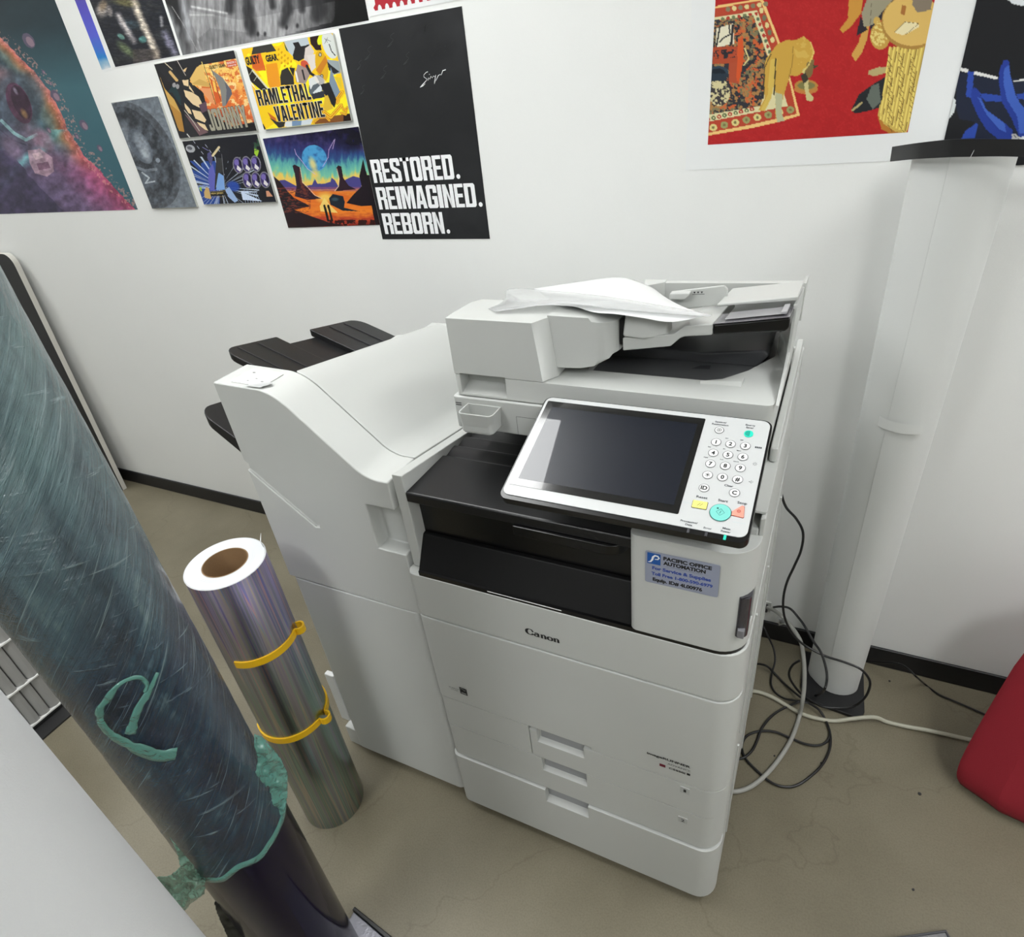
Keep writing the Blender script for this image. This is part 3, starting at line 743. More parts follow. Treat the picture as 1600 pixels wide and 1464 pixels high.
# ------------------------------------------------------------------ sheets lying on the feeder
def patch(rows, k=5):
    """smooth surface through a grid of 3-D points"""
    R1 = [smoothpath(r, k) for r in rows]; n = len(R1[0]); G = [smoothpath([r[i] for r in R1], k) for i in range(n)]
    m_ = len(G[0]); b = MB(); b.add([p for g in G for p in g], [(i * m_ + j, (i + 1) * m_ + j, (i + 1) * m_ + j + 1, i * m_ + j + 1) for i in range(n - 1) for j in range(m_ - 1)])
    return b


def solid(o, t=.0004):
    m_ = o.modifiers.new('thick', 'SOLIDIFY'); m_.thickness = t; m_.offset = 0
    return o


def pz(px, py, z): return at(px, py, 'z', z)


PAPER = mat('white_paper', (216, 218, 218), .55, bump=.05, bscale=30)
rows = [[pz(835, 451, 1.232), pz(900, 441, 1.226), pz(968, 433, 1.224), pz(1012, 446, 1.222), pz(1036, 462, 1.224), pz(1058, 476, 1.236)],
        [pz(850, 462, 1.240), pz(905, 456, 1.243), pz(968, 452, 1.246), pz(1018, 462, 1.245), pz(1052, 476, 1.245), pz(1085, 486, 1.246)],
        [pz(872, 474, 1.250), pz(915, 472, 1.254), pz(965, 473, 1.257), pz(1015, 481, 1.254), pz(1058, 487, 1.250), pz(1100, 491, 1.248)],
        [pz(900, 479, 1.252), pz(928, 488, 1.2535), pz(965, 491, 1.255), pz(1005, 497, 1.251), pz(1050, 503, 1.247), pz(1100, 494, 1.247)]]
tag(solid(obj('paper_sheet', patch(rows), [PAPER], loc=(.33, .3, 1.24))), 'white sheet of paper curled over the document feeder of the copier', 'paper')
fm, fnt, fbs = nodes_of('frosted_film')
fbs.inputs['Base Color'].default_value = (.62, .63, .63, 1); fbs.inputs['Roughness'].default_value = .15; fbs.inputs['Alpha'].default_value = .42
rows = [[pz(748, 480, 1.226), pz(790, 466, 1.228), pz(797, 451, 1.228), pz(870, 455, 1.246), pz(960, 465, 1.262), pz(1112, 491, 1.2515)],
        [pz(756, 481, 1.236), pz(788, 471, 1.240), pz(800, 460, 1.244), pz(870, 462, 1.258), pz(960, 471, 1.266), pz(1112, 492, 1.2515)],
        [pz(768, 484, 1.2460), pz(795, 476, 1.250), pz(830, 468, 1.256), pz(880, 471, 1.262), pz(960, 479, 1.263), pz(1112, 493, 1.2510)],
        [pz(775, 487, 1.2475), pz(810, 482, 1.252), pz(850, 477, 1.256), pz(900, 479, 1.258), pz(970, 484, 1.260), pz(1110, 495, 1.2505)]]
tag(solid(obj('film_sheet', patch(rows), [fm], loc=(.25, .3, 1.25))), 'translucent plastic sheet lying slantwise across the white paper on the document feeder', 'plastic sheet')

# ------------------------------------------------------------------ holographic film roll and its clips
HX, HY, HR, HZ = -.335, -.126, .0775, .832
hm, nt, bs = nodes_of('holographic_film')  # iridescent sheen painted into the base colour as bands
bs.inputs['Metallic'].default_value = 1.0; bs.inputs['Roughness'].default_value = .3
bs.inputs['Anisotropic'].default_value = .6
tc = nt.nodes.new('ShaderNodeTexCoord'); sx = nt.nodes.new('ShaderNodeSeparateXYZ'); nt.links.new(tc.outputs['Object'], sx.inputs[0])
at2 = nt.nodes.new('ShaderNodeMath'); at2.operation = 'ARCTAN2'; nt.links.new(sx.outputs['Y'], at2.inputs[0]); nt.links.new(sx.outputs['X'], at2.inputs[1])
cmb = nt.nodes.new('ShaderNodeCombineXYZ'); sc1 = nt.nodes.new('ShaderNodeMath'); sc1.operation = 'MULTIPLY'; sc1.inputs[1].default_value = 3.4; nt.links.new(at2.outputs[0], sc1.inputs[0])
sc2 = nt.nodes.new('ShaderNodeMath'); sc2.operation = 'MULTIPLY'; sc2.inputs[1].default_value = .55; nt.links.new(sx.outputs['Z'], sc2.inputs[0])
nt.links.new(sc1.outputs[0], cmb.inputs[0]); nt.links.new(sc2.outputs[0], cmb.inputs[1])
nz = nt.nodes.new('ShaderNodeTexNoise'); nz.inputs['Scale'].default_value = 1.5; nz.inputs['Detail'].default_value = 1.6; nz.inputs['Roughness'].default_value = .5; nt.links.new(cmb.outputs[0], nz.inputs['Vector'])
r1 = nt.nodes.new('ShaderNodeValToRGB'); E_ = r1.color_ramp.elements
for p, c in ((.33, (.34, .35, .42)), (.40, (.52, .44, .74)), (.45, (.34, .34, .44)), (.48, (.30, .30, .72)), (.505, (.74, .46, .50)), (.53, (.36, .44, .70)), (.56, (.62, .54, .46)), (.6, (.44, .38, .62)), (.68, (.36, .38, .44))):
    e = E_.new(p); e.color = (*c, 1)
E_.remove(E_[0])
r2 = nt.nodes.new('ShaderNodeValToRGB'); E_ = r2.color_ramp.elements
for p, c in ((.33, (.30, .32, .33)), (.42, (.34, .46, .40)), (.47, (.26, .32, .32)), (.51, (.52, .46, .40)), (.54, (.30, .42, .38)), (.6, (.38, .36, .42)), (.68, (.30, .31, .33))):
    e = E_.new(p); e.color = (*c, 1)
E_.remove(E_[0])
mr = nt.nodes.new('ShaderNodeMapRange'); mr.inputs[1].default_value = .78; mr.inputs[2].default_value = .45; nt.links.new(sx.outputs['Z'], mr.inputs[0])
mx = nt.nodes.new('ShaderNodeMix'); mx.data_type = 'RGBA'
for a, b in ((nz.outputs['Fac'], r1.inputs[0]), (nz.outputs['Fac'], r2.inputs[0]), (mr.outputs[0], mx.inputs[0]), (r1.outputs[0], mx.inputs[6]), (r2.outputs[0], mx.inputs[7]), (mx.outputs[2], bs.inputs['Base Color'])):
    nt.links.new(a, b)
bpn = nt.nodes.new('ShaderNodeBump'); bpn.inputs['Strength'].default_value = .15; bpn.inputs['Distance'].default_value = .004; nt.links.new(nz.outputs['Fac'], bpn.inputs['Height']); nt.links.new(bpn.outputs[0], bs.inputs['Normal'])
ht = thing('film_roll', 'upright roll of silver holographic film held by two yellow clips, beside the finisher', 'film roll', (HX, HY, 0))
obj('film', MB().lathe(HX, HY, [(HR - .002, 0), (HR, .001), (HR, HZ - .0015), (HR - .001, HZ)], 96), [hm], ht)
m_ = MB().lathe(HX, HY, [(HR - .001, HZ), (HR - .0015, HZ + .0006), (.048, HZ + .0006), (.0425, HZ + .0005)], 96)
m_.lathe(HX, HY, [(HR, HZ - .0012), (HR + .0006, HZ - .0006), (HR - .001, HZ + .0006)], 96)
obj('backing_paper', m_, [mat('roll_end', (205, 207, 210), .5)], ht)
rg = MB()
for r in (.052, .056, .0455): rg.lathe(HX, HY, [(r, HZ + .0008), (r + .0003, HZ + .0010), (r + .0006, HZ + .0008)], 80)
obj('layer_lines', rg, [mat('layer_line', (205, 207, 210), .6)], ht)
obj('cardboard_core', MB().lathe(HX, HY, [(.0445, HZ + .0008), (.0425, HZ + .0012), (.0418, HZ - .001), (.0418, .02), (.0001, .015)], 72), [mat('cardboard', (132, 104, 72), .8, bump=.3, bscale=200, var=.1)], ht)
tipd = Vector((math.cos(math.radians(62)), math.sin(math.radians(62)), 0))
tq = Vector((HX, HY, HZ)) + tipd * (HR - .003); tt = Vector((-tipd.y, tipd.x, 0))
tip = MB().add([tq + tt * .008, tq - tt * .009, tq - tt * .003 + Vector((0, 0, .012)), tq - tt * .002 + tipd * .006 + Vector((0, 0, .030)), tq + tt * .003 + Vector((0, 0, .012))], [(0, 1, 2, 4), (4, 2, 3)])
solid(obj('curled_corner', tip, [PAPER], ht), .0006)

YEL = mat('yellow_plastic', (226, 178, 18), .42, bump=.15, bscale=300)
def clip(z, a0, a1, hook, label, hookr=.011, tail=None):
    P = []; r = HR + .0022
    N_ = 46
    for i in range(N_ + 1):
        a = math.radians(a0 + (a1 - a0) * i / N_)
        P.append((HX + r * math.cos(a), HY + r * math.sin(a)))
    out = []
    hc = math.radians(hook); hcx, hcy = HX + (r + hookr * .55) * math.cos(hc), HY + (r + hookr * .55) * math.sin(hc)
    for i, p in enumerate(P):
        a = a0 + (a1 - a0) * i / N_
        if abs(a - hook) < math.degrees(hookr * .95 / r): 
            if not any(q == 'h' for q in out):
                out.append('h')
            continue
        out.append(p)
    k = out.index('h') if 'h' in out else None
    if k is not None:
        loop = []
        sgn = 1 if a1 > a0 else -1
        for j in range(15):
            t = hc + math.pi - sgn * math.radians(62) - sgn * math.radians(236) * j / 14 * -1
            t = hc + sgn * (-math.radians(118) + math.radians(236) * j / 14)
            loop.append((hcx + hookr * math.cos(t), hcy + hookr * math.sin(t)))
        out = out[:k] + loop + out[k + 1:]
    b = MB().ribbon(out, z - .0085, z + .0085, .0038)
    rbm = MB()
    o = obj('roll_clip', b, [YEL], loc=(HX, HY, z), bevel=.0006)
    return tag(o, label, 'roll clip', 'yellow roll clips')
clip(.628, -80, 42, 34, 'yellow plastic clip around the silver roll, the upper of the two')
clip(.375, -128, 100, 9, 'yellow plastic clip around the silver roll, the lower of the two', .012)

# ------------------------------------------------------------------ the big roll wrapped in green stretch film
TX, TY, TR_ = -.0975, -.4355, .080
navy = mat('navy_vinyl', (24, 18, 42), .12, var=.25, vscale=3, spec=.09)
tf, nt, bs = nodes_of('green_stretch_film')
bs.inputs['Roughness'].default_value = .26; bs.inputs['Coat Weight'].default_value = .8; bs.inputs['Coat Roughness'].default_value = .1
tc = nt.nodes.new('ShaderNodeTexCoord'); sx = nt.nodes.new('ShaderNodeSeparateXYZ'); nt.links.new(tc.outputs['Object'], sx.inputs[0])
def M2(op, a, b):
    q = nt.nodes.new('ShaderNodeMath'); q.operation = op
    for i, v in enumerate((a, b)):
        if isinstance(v, (int, float)): q.inputs[i].default_value = v
        else: nt.links.new(v, q.inputs[i])
    return q.outputs[0]
ang = M2('ARCTAN2', sx.outputs['Y'], sx.outputs['X'])
def nz_(ka, kz, skew, scale, det=5, rg=.6, dist=0.0):
    c = nt.nodes.new('ShaderNodeCombineXYZ')
    nt.links.new(M2('MULTIPLY', ang, ka), c.inputs[0])
    nt.links.new(M2('MULTIPLY', M2('ADD', sx.outputs['Z'], M2('MULTIPLY', ang, skew)), kz), c.inputs[1])
    q = nt.nodes.new('ShaderNodeTexNoise'); q.inputs['Scale'].default_value = scale; q.inputs['Detail'].default_value = det; q.inputs['Roughness'].default_value = rg; q.inputs['Distortion'].default_value = dist
    nt.links.new(c.outputs[0], q.inputs['Vector']); return q.outputs['Fac']
streak = nz_(.35, 22, -.085, 3.2, 6, .7, .5)
fine = M2('MAXIMUM', nz_(.22, 50, -.095, 3.0, 5, .66, .25), M2('SUBTRACT', nz_(.3, 34, .02, 3.0, 4, .6, .5), .05))
blot = nz_(1.2, 4.5, .02, 1.6, 4, .55, .4)
rp = nt.nodes.new('ShaderNodeValToRGB'); E_ = rp.color_ramp.elements
E_[0].position = .33; E_[0].color = (.008, .013, .032, 1); E_[1].position = .72; E_[1].color = (.16, .25, .27, 1)
e = E_.new(.46); e.color = (.008, .024, .058, 1); e = E_.new(.57); e.color = (.018, .056, .095, 1)
mixv = M2('ADD', M2('MULTIPLY', streak, .38), M2('MULTIPLY', blot, .62)); nt.links.new(mixv, rp.inputs[0])
# lighter and greener towards the top of the roll
zr = nt.nodes.new('ShaderNodeMapRange'); zr.inputs[1].default_value = 1.0; zr.inputs[2].default_value = 1.42; nt.links.new(sx.outputs['Z'], zr.inputs[0])
gmx = nt.nodes.new('ShaderNodeMix'); gmx.data_type = 'RGBA'; gmx.inputs[7].default_value = (.26, .40, .40, 1)
nt.links.new(M2('MULTIPLY', zr.outputs[0], M2('MULTIPLY', blot, 1.25)), gmx.inputs[0]); nt.links.new(rp.outputs[0], gmx.inputs[6])
crs = nt.nodes.new('ShaderNodeValToRGB'); crs.color_ramp.elements[0].position = .59; crs.color_ramp.elements[1].position = .74; crs.color_ramp.elements[1].color = (.75, .75, .75, 1)
nt.links.new(fine, crs.inputs[0])
cmx = nt.nodes.new('ShaderNodeMix'); cmx.data_type = 'RGBA'; cmx.inputs[7].default_value = (.42, .56, .58, 1)
nt.links.new(crs.outputs[0], cmx.inputs[0]); nt.links.new(gmx.outputs[2], cmx.inputs[6]); nt.links.new(cmx.outputs[2], bs.inputs['Base Color'])
bpn = nt.nodes.new('ShaderNodeBump'); bpn.inputs['Strength'].default_value = 1.0; bpn.inputs['Distance'].default_value = .011
nt.links.new(M2('ADD', streak, M2('MULTIPLY', fine, .5)), bpn.inputs['Height']); nt.links.new(bpn.outputs[0], bs.inputs['Normal'])
nt.links.new(bpn.outputs[0], bs.inputs['Coat Normal'])

tr_ = thing('wrapped_roll', 'thick upright dark vinyl roll wrapped in green-blue stretch film, in the left foreground', 'vinyl roll', (TX, TY, 0))
obj('vinyl_roll', MB().lathe(TX, TY, [(.04, 0), (TR_ - .001, 0), (TR_, .002), (TR_, 1.52), (.04, 1.522), (.038, 1.5)], 96), [navy], tr_, label='dark navy glossy vinyl below the film')
def wob(r, z, a):
    k = mnoise.noise(Vector((math.cos(a) * 1.6, math.sin(a) * 1.6, z * 5))) * .0022 + mnoise.noise(Vector((a * 6, z * 46 - a * 3, 3))) * .0006
    zz = z + (mnoise.noise(Vector((math.cos(a) * 2, math.sin(a) * 2, 9))) * .016 if z < .63 else 0)
    return r + k, zz
zs = [.592 + i * .0094 for i in range(100)]
obj('stretch_film', MB().lathe(TX, TY, [(TR_ + .0005, zs[0])] + [(TR_ + .0028, z) for z in zs] + [(TR_ - .002, 1.53), (.05, 1.532)], 120, fn=wob), [tf], tr_, smooth=60)
film_rim = [(TR_ + .0034, .588), (TR_ + .0052, .592), (TR_ + .0046, .598), (TR_ + .003, .602)]
# a few heavy creases running round the film
def crm(name, col, alpha):
    m, n_, b = nodes_of(name)
    b.inputs['Base Color'].default_value = (*lin(col), 1); b.inputs['Alpha'].default_value = alpha; b.inputs['Roughness'].default_value = .14; b.inputs['Coat Weight'].default_value = .7; b.inputs['Specular IOR Level'].default_value = .8
    t = n_.nodes.new('ShaderNodeTexCoord'); q = n_.nodes.new('ShaderNodeTexNoise'); q.inputs['Scale'].default_value = 55; q.inputs['Detail'].default_value = 5; q.inputs['Distortion'].default_value = 1.2
    bb_ = n_.nodes.new('ShaderNodeBump'); bb_.inputs['Strength'].default_value = 1; bb_.inputs['Distance'].default_value = .006
    n_.links.new(t.outputs['Object'], q.inputs['Vector']); n_.links.new(q.outputs['Fac'], bb_.inputs['Height']); n_.links.new(bb_.outputs[0], b.inputs['Normal'])
    return m
teal = crm('teal_film', (98, 160, 148), .68)
rnd = random.Random(7)
obj('film_edge', MB().lathe(TX, TY, film_rim, 120, fn=wob), [teal], tr_, smooth=60)
def roll_at(px, py, r):
    """point seen on the cylinder of radius r round the wrapped roll's axis"""
    d = ray(px, py); ox, oy = CAM.x - TX, CAM.y - TY
    A = d.x ** 2 + d.y ** 2; B = 2 * (ox * d.x + oy * d.y); Cc = ox * ox + oy * oy - r * r; D = B * B - 4 * A * Cc
    t = (-B - math.sqrt(D)) / (2 * A) if D > 0 else -B / (2 * A)
    return CAM + d * t
R6 = TR_ + .0055
def r6(x, y): return roll_at(x / 2.596, 900 + y / 2.596, R6)
loop = [r6(*p) for p in [(640, 390), (610, 460), (560, 540), (528, 640)]]
loop2 = [r6(*p) for p in [(588, 470), (596, 440), (570, 412), (520, 420), (470, 452), (436, 500), (405, 540), (408, 590), (440, 635), (500, 672), (560, 700), (640, 728), (715, 720)]]
def strand(P, w0, w1, name='film_strand'):
    P = smoothpath(P, 6); n = len(P); b = MB(); vs = []
    for i, p in enumerate(P):
        t = (P[min(i + 1, n - 1)] - P[max(i - 1, 0)]).normalized(); out = Vector((p.x - TX, p.y - TY, 0)).normalized(); s_ = t.cross(out).normalized()
        w_ = (w0 + (w1 - w0) * i / n) * (1 + .35 * mnoise.noise(p * 90))
        for k in range(5):
            f_ = (k - 2) / 2
            vs.append(p + s_ * w_ * f_ + out * (.0012 * (1 - f_ * f_) + .0012 * mnoise.noise(p * 120 + Vector((k * 3, 0, 0)))))
    b.add(vs, [(i * 5 + k, i * 5 + k + 1, i * 5 + 5 + k + 1, i * 5 + 5 + k) for i in range(n - 1) for k in range(4)])
    return solid(obj(name, b, [teal], tr_, smooth=60), .0005)
strand(loop, .002, .006); strand(loop2[:8], .002, .0045); strand(loop2[7:], .0045, .012)
# loose bunches of film: crumpled sheets over a plane facing the viewer at the roll's distance
def bunch(pts, grid, depth, amp=.006, name='loose_film', mt=None, seed=0):
    D = Vector((-math.sin(math.radians(71)), math.cos(math.radians(71)), 0)); nrm = D
    def P(px, py, dd):
        d = ray(px, py); return CAM + d * (dd / d.dot(nrm))
    xs = [p[0] for p in pts]; ys = [p[1] for p in pts]; x0, x1, y0, y1 = min(xs), max(xs), min(ys), max(ys)
    def inside(x, y):
        c = False; n = len(pts)
        for i in range(n):
            a, b = pts[i], pts[(i + 1) % n]
            if (a[1] > y) != (b[1] > y) and x < (b[0] - a[0]) * (y - a[1]) / (b[1] - a[1]) + a[0]: c = not c
        return c
    V, F_, idx = [], [], {}
    nx, ny = int((x1 - x0) / grid) + 1, int((y1 - y0) / grid) + 1
    for j in range(ny + 1):
        for i in range(nx + 1):
            x, y = x0 + i * grid, y0 + j * grid
            q = Vector((x * .035, y * .035, seed)); dd = depth + amp * (mnoise.noise(q) * 1.6 + mnoise.noise(q * 2.7) * .9 + abs(mnoise.noise(q * 5)) * .5)
            idx[i, j] = len(V); V.append(P(x, y, dd))
    for j in range(ny):
        for i in range(nx):
            if inside(x0 + (i + .5) * grid, y0 + (j + .5) * grid): F_.append((idx[i, j], idx[i + 1, j], idx[i + 1, j + 1], idx[i, j + 1]))
    bm = bmesh.new(); vs = [bm.verts.new(v) for v in V]
    for f_ in F_: bm.faces.new([vs[k] for k in f_])
    for v in [v for v in bm.verts if not v.link_faces]: bm.verts.remove(v)
    for _ in range(2): bmesh.ops.smooth_vert(bm, verts=[v for v in bm.verts if v.is_boundary], factor=.5, use_axis_x=True, use_axis_y=True, use_axis_z=True)
    me = bpy.data.meshes.new(name); bm.to_mesh(me); bm.free()
    for p in me.polygons: p.use_smooth = True
    me.materials.append(mt or teal)
    return solid(obj(name, me, [], tr_), .0006)
bunch([(x / 2.596, 900 + y / 2.596) for x, y in [(1030, 640), (1062, 650), (1100, 690), (1140, 740), (1168, 800), (1166, 900), (1140, 1010), (1085, 1100), (990, 1190), (860, 1245), (980, 1180), (1060, 1110), (1105, 1010), (1098, 930), (1090, 850), (1050, 878), (1030, 830), (1045, 740), (1030, 690)]], 1.6, .735, .005, seed=1)
bunch([(x / 2.596, 900 + y / 2.596) for x, y in [(690, 1060), (720, 1130), (730, 1180), (690, 1215), (620, 1222), (585, 1250), (600, 1300), (640, 1350), (690, 1385), (740, 1370), (775, 1330), (830, 1290), (836, 1240), (800, 1190), (750, 1130)]], 1.6, .745, .012, seed=5, mt=crm('teal_film_thin', (122, 166, 146), .66))
bunch([(x / 4.444 + 300, 1280 + y / 4.444) for x, y in [(172, 535), (152, 575), (160, 620), (200, 720), (245, 820), (262, 870), (420, 870), (390, 800), (300, 660), (235, 590)]], 2.0, .80, .003, name='loose_flap', mt=mat('grey_flap', (62, 64, 58), .35), seed=9)

# ------------------------------------------------------------------ white roll in the corner of the view
WX, WY, WR = .145, -.6835, .082
wr = thing('paper_roll', 'thick smooth white roll standing in the bottom left foreground', 'paper roll', (WX, WY, 0))
wm = mat('matte_white_roll', (210, 212, 214), .6, bump=.25, bscale=700)
pl = []
for i in range(97):
    a = math.radians(100 + 360 * i / 96); pl.append((WX + (WR - .0025 * (1 - i / 96)) * math.cos(a), WY + (WR - .0025 * (1 - i / 96)) * math.sin(a)))
obj('rolled_sheet', MB().prism(pl[:-1], 0, 1.33, 'z'), [wm], wr, smooth=30)
obj('core', MB().lathe(WX, WY, [(.03, 1.331), (.04, 1.332), (.04, 1.326)], 40), [MATS['cardboard']], wr)

# ------------------------------------------------------------------ slatted white unit on castors at the far left
gx = -1.38; gu = thing('slatted_heater', 'white slatted metal unit on black castors at the left edge behind the wrapped roll', 'heater', (gx - .06, -.36, 0))
gw = mat('heater_white', (150, 150, 148), .45); gd_ = mat('heater_dark', (34, 34, 35), .6)
obj('back_panel', MB().box(gx - .12, gx - .03, -.62, -.216, .03, .62), [mat('heater_back', (92, 92, 90), .6)], gu)
y = -.222
for i in range(12):
    obj('slat', MB().prism([(gx - .03, y), (gx - .003, y - .001), (gx, y - .014), (gx - .008, y - .0295), (gx - .03, y - .0315)], .024, .60, 'z'), [gw], gu, bevel=.002)
    y -= .032
for z in (.026, .166, .325, .47, .605):
    obj('crossbar', MB().box(gx - .03, gx + .003, -.61, -.214, z - .004, z + .002), [mat('heater_edge', (214, 214, 212), .35)], gu, bevel=.001)
obj('base', MB().box(gx - .13, gx - .006, -.61, -.218, .003, .020).box(gx - .10, gx + .055, -.60, -.222, .0, .006), [gd_], gu)  # second box: dark floor sheet standing in for shadow and feet
for yy in (-.30, -.55):
    cs = obj('castor', MB().prism([(gx - .04 + .012 * math.cos(a * math.pi / 8), .012 + .012 * math.sin(a * math.pi / 8)) for a in range(16)], yy - .01, yy + .01, 'y'), [gd_], gu)

# ------------------------------------------------------------------ black faced board leaning on the wall
bk = mat('board_black', (24, 24, 25), .6, bump=.2, bscale=300); be = mat('board_edge', (188, 186, 178), .8, bump=.3, bscale=120)
xr, zt = -2.43, 1.165
P = rrect(-3.55, xr, 0, zt, [0, 0, .05, .05], 6); n = len(P)
def ly(z, o): return .748 + o + (z / zt) * .042
vs = [(x, ly(z, 0), z) for x, z in P] + [(x, ly(z, .022), z) for x, z in P]
b = MB().add(vs, [tuple(range(n))], 0); b.add(vs, [tuple(range(n, 2 * n))[::-1]] + [(i, n + i, n + (i + 1) % n, (i + 1) % n) for i in range(n)], 1)
tag(obj('foam_board', b, [bk, be], loc=(-3.0, .77, 0)), 'tall black-faced foam board with pale edge leaning on the wall at the far left', 'board')

# ------------------------------------------------------------------ rolled white sheet standing against the wall, right of the copier
cr_ = thing('rolled_sheet_bundle', 'tall white rolled sheet standing against the wall under the blue and black poster', 'rolled sheet', (.83, .72, 0))
cw = mat('bundle_white', (206, 208, 206), .55, bump=.1, bscale=150)
def colplan(z):
    k = 1 - .14 * (1.386 - z) / 1.386; cx, cy = .822, .715
    X = lambda x: cx + (x - cx) * k
    L = [(X(.7985), cy - .028)]
    for i in range(17):                                  # front bulge from the seam round to the right
        a = math.radians(238 + (410 - 238) * i / 16); L.append((X(cx + .010 + .066 * math.cos(a)), cy + .058 * math.sin(a) * k))
    L += [(X(cx), cy + .075), (X(cx - .045), cy + .072)]
    for i in range(8):
        a = math.radians(120 + 100 * i / 7); L.append((X(cx - .042 + .034 * math.cos(a)), cy + .018 + .045 * math.sin(a) * k))
    L += [(X(.772), cy - .028 * k), (X(.785), cy - .040 * k), (X(.7970), cy - .0475 * k)]
    return L
zc = [.012, .05, .4, .8, 1.1, 1.386]; n = len(colplan(1)); vs = []
for z in zc: vs += [(x, y, z) for x, y in colplan(z)]
fs = [tuple(range(n))[::-1], tuple(len(vs) - n + i for i in range(n))]
for j in range(len(zc) - 1): fs += [(j * n + i, j * n + (i + 1) % n, (j + 1) * n + (i + 1) % n, (j + 1) * n + i) for i in range(n)]
obj('sheet', MB().add(vs, fs), [cw], cr_, smooth=38)
# ------------------------------------------------------------------ prints on the wall: painted procedurally on fine vertex grids
art_m, nt, bs = nodes_of('printed_art')
vc = nt.nodes.new('ShaderNodeVertexColor'); vc.layer_name = 'art'
nt.links.new(vc.outputs['Color'], bs.inputs['Base Color']); bs.inputs['Roughness'].default_value = .5; bs.inputs['Specular IOR Level'].default_value = .25
gloss_m, nt, bs = nodes_of('printed_art_gloss')
vc = nt.nodes.new('ShaderNodeVertexColor'); vc.layer_name = 'art'
nt.links.new(vc.outputs['Color'], bs.inputs['Base Color']); bs.inputs['Roughness'].default_value = .2; bs.inputs['Specular IOR Level'].default_value = .4
POSTER = mat('poster_paper', (226, 228, 228), .5)
_rs = np.random.RandomState(11); _tab = _rs.rand(256, 256)


def vnoise(x, y):
    xi, yi = np.floor(x).astype(int), np.floor(y).astype(int); fx, fy = x - xi, y - yi
    fx, fy = fx * fx * (3 - 2 * fx), fy * fy * (3 - 2 * fy); g = lambda a, b: _tab[a & 255, b & 255]
    return (g(xi, yi) * (1 - fx) + g(xi + 1, yi) * fx) * (1 - fy) + (g(xi, yi + 1) * (1 - fx) + g(xi + 1, yi + 1) * fx) * fy


def fbm(x, y, o=4):
    s, a, t = 0, .5, 0
    for i in range(o):
        s = s + a * vnoise(x * 2 ** i + 17 * i, y * 2 ** i + 5 * i); t += a; a *= .55
    return s / t


class Art:
    """paints colours at points given in the pixel frame of the photograph region (ox, oy, scale)"""
    def __init__(s, X, Y, ox=0, oy=0, k=1.0):
        s.X, s.Y = (X - ox) * k, (Y - oy) * k
        s.C = np.ones((len(X), 3)) * .8; s.k = k

    def col(s, c): return np.array([x / 255 for x in c])

    def put(s, m, c, a=1.0):
        m = (m.astype(float) if m.dtype == bool else m)[:, None] * a
        c = s.col(c) if isinstance(c, tuple) else c
        s.C = s.C * (1 - m) + c * m; return s

    def fill(s, c): s.C[:] = s.col(c); return s

    def inpoly(s, P):
        X, Y = s.X, s.Y; c = np.zeros(len(X), bool); n = len(P)
        for i in range(n):
            (x1, y1), (x2, y2) = P[i], P[(i + 1) % n]
            if y1 == y2: continue
            c ^= ((y1 > Y) != (y2 > Y)) & (X < (x2 - x1) * (Y - y1) / (y2 - y1) + x1)
        return c

    def poly(s, P, c, a=1.0): return s.put(s.inpoly(P), c, a)

    def ell(s, cx, cy, rx, ry, c, rot=0, soft=0, a=1.0, ring=None):
        t = math.radians(rot); dx, dy = s.X - cx, s.Y - cy; u = (dx * math.cos(t) + dy * math.sin(t)) / rx; v = (-dx * math.sin(t) + dy * math.cos(t)) / ry
        r = np.hypot(u, v)
        m = np.clip((1 - r) / soft, 0, 1) if soft else (r < 1)
        if ring: m = (abs(r - 1) < ring)
        return s.put(m, c, a)

    def line(s, P, w_, c, a=1.0, soft=False):
        for (x1, y1), (x2, y2) in zip(P, P[1:]):
            dx, dy = x2 - x1, y2 - y1; L = dx * dx + dy * dy or 1
            t = np.clip(((s.X - x1) * dx + (s.Y - y1) * dy) / L, 0, 1); d = np.hypot(s.X - x1 - t * dx, s.Y - y1 - t * dy)
            s.put(np.clip(1 - d / w_, 0, 1) if soft else d < w_ / 2, c, a)
        return s

    def ramp(s, v, stops):
        v = np.clip(v, stops[0][0], stops[-1][0]); return np.stack([np.interp(v, [p for p, _ in stops], [c[i] / 255 for _, c in stops]) for i in range(3)], 1)

    def N(s, sc, o=4, sx=1, sy=1, ph=0): return fbm(s.X / sc * sx + ph, s.Y / sc * sy + ph * 1.7, o)


def wallrect(*px):
    P = [at(x, y, 'y', YW) for x, y in px]
    return min(p.x for p in P), max(p.x for p in P), min(p.z for p in P), max(p.z for p in P)


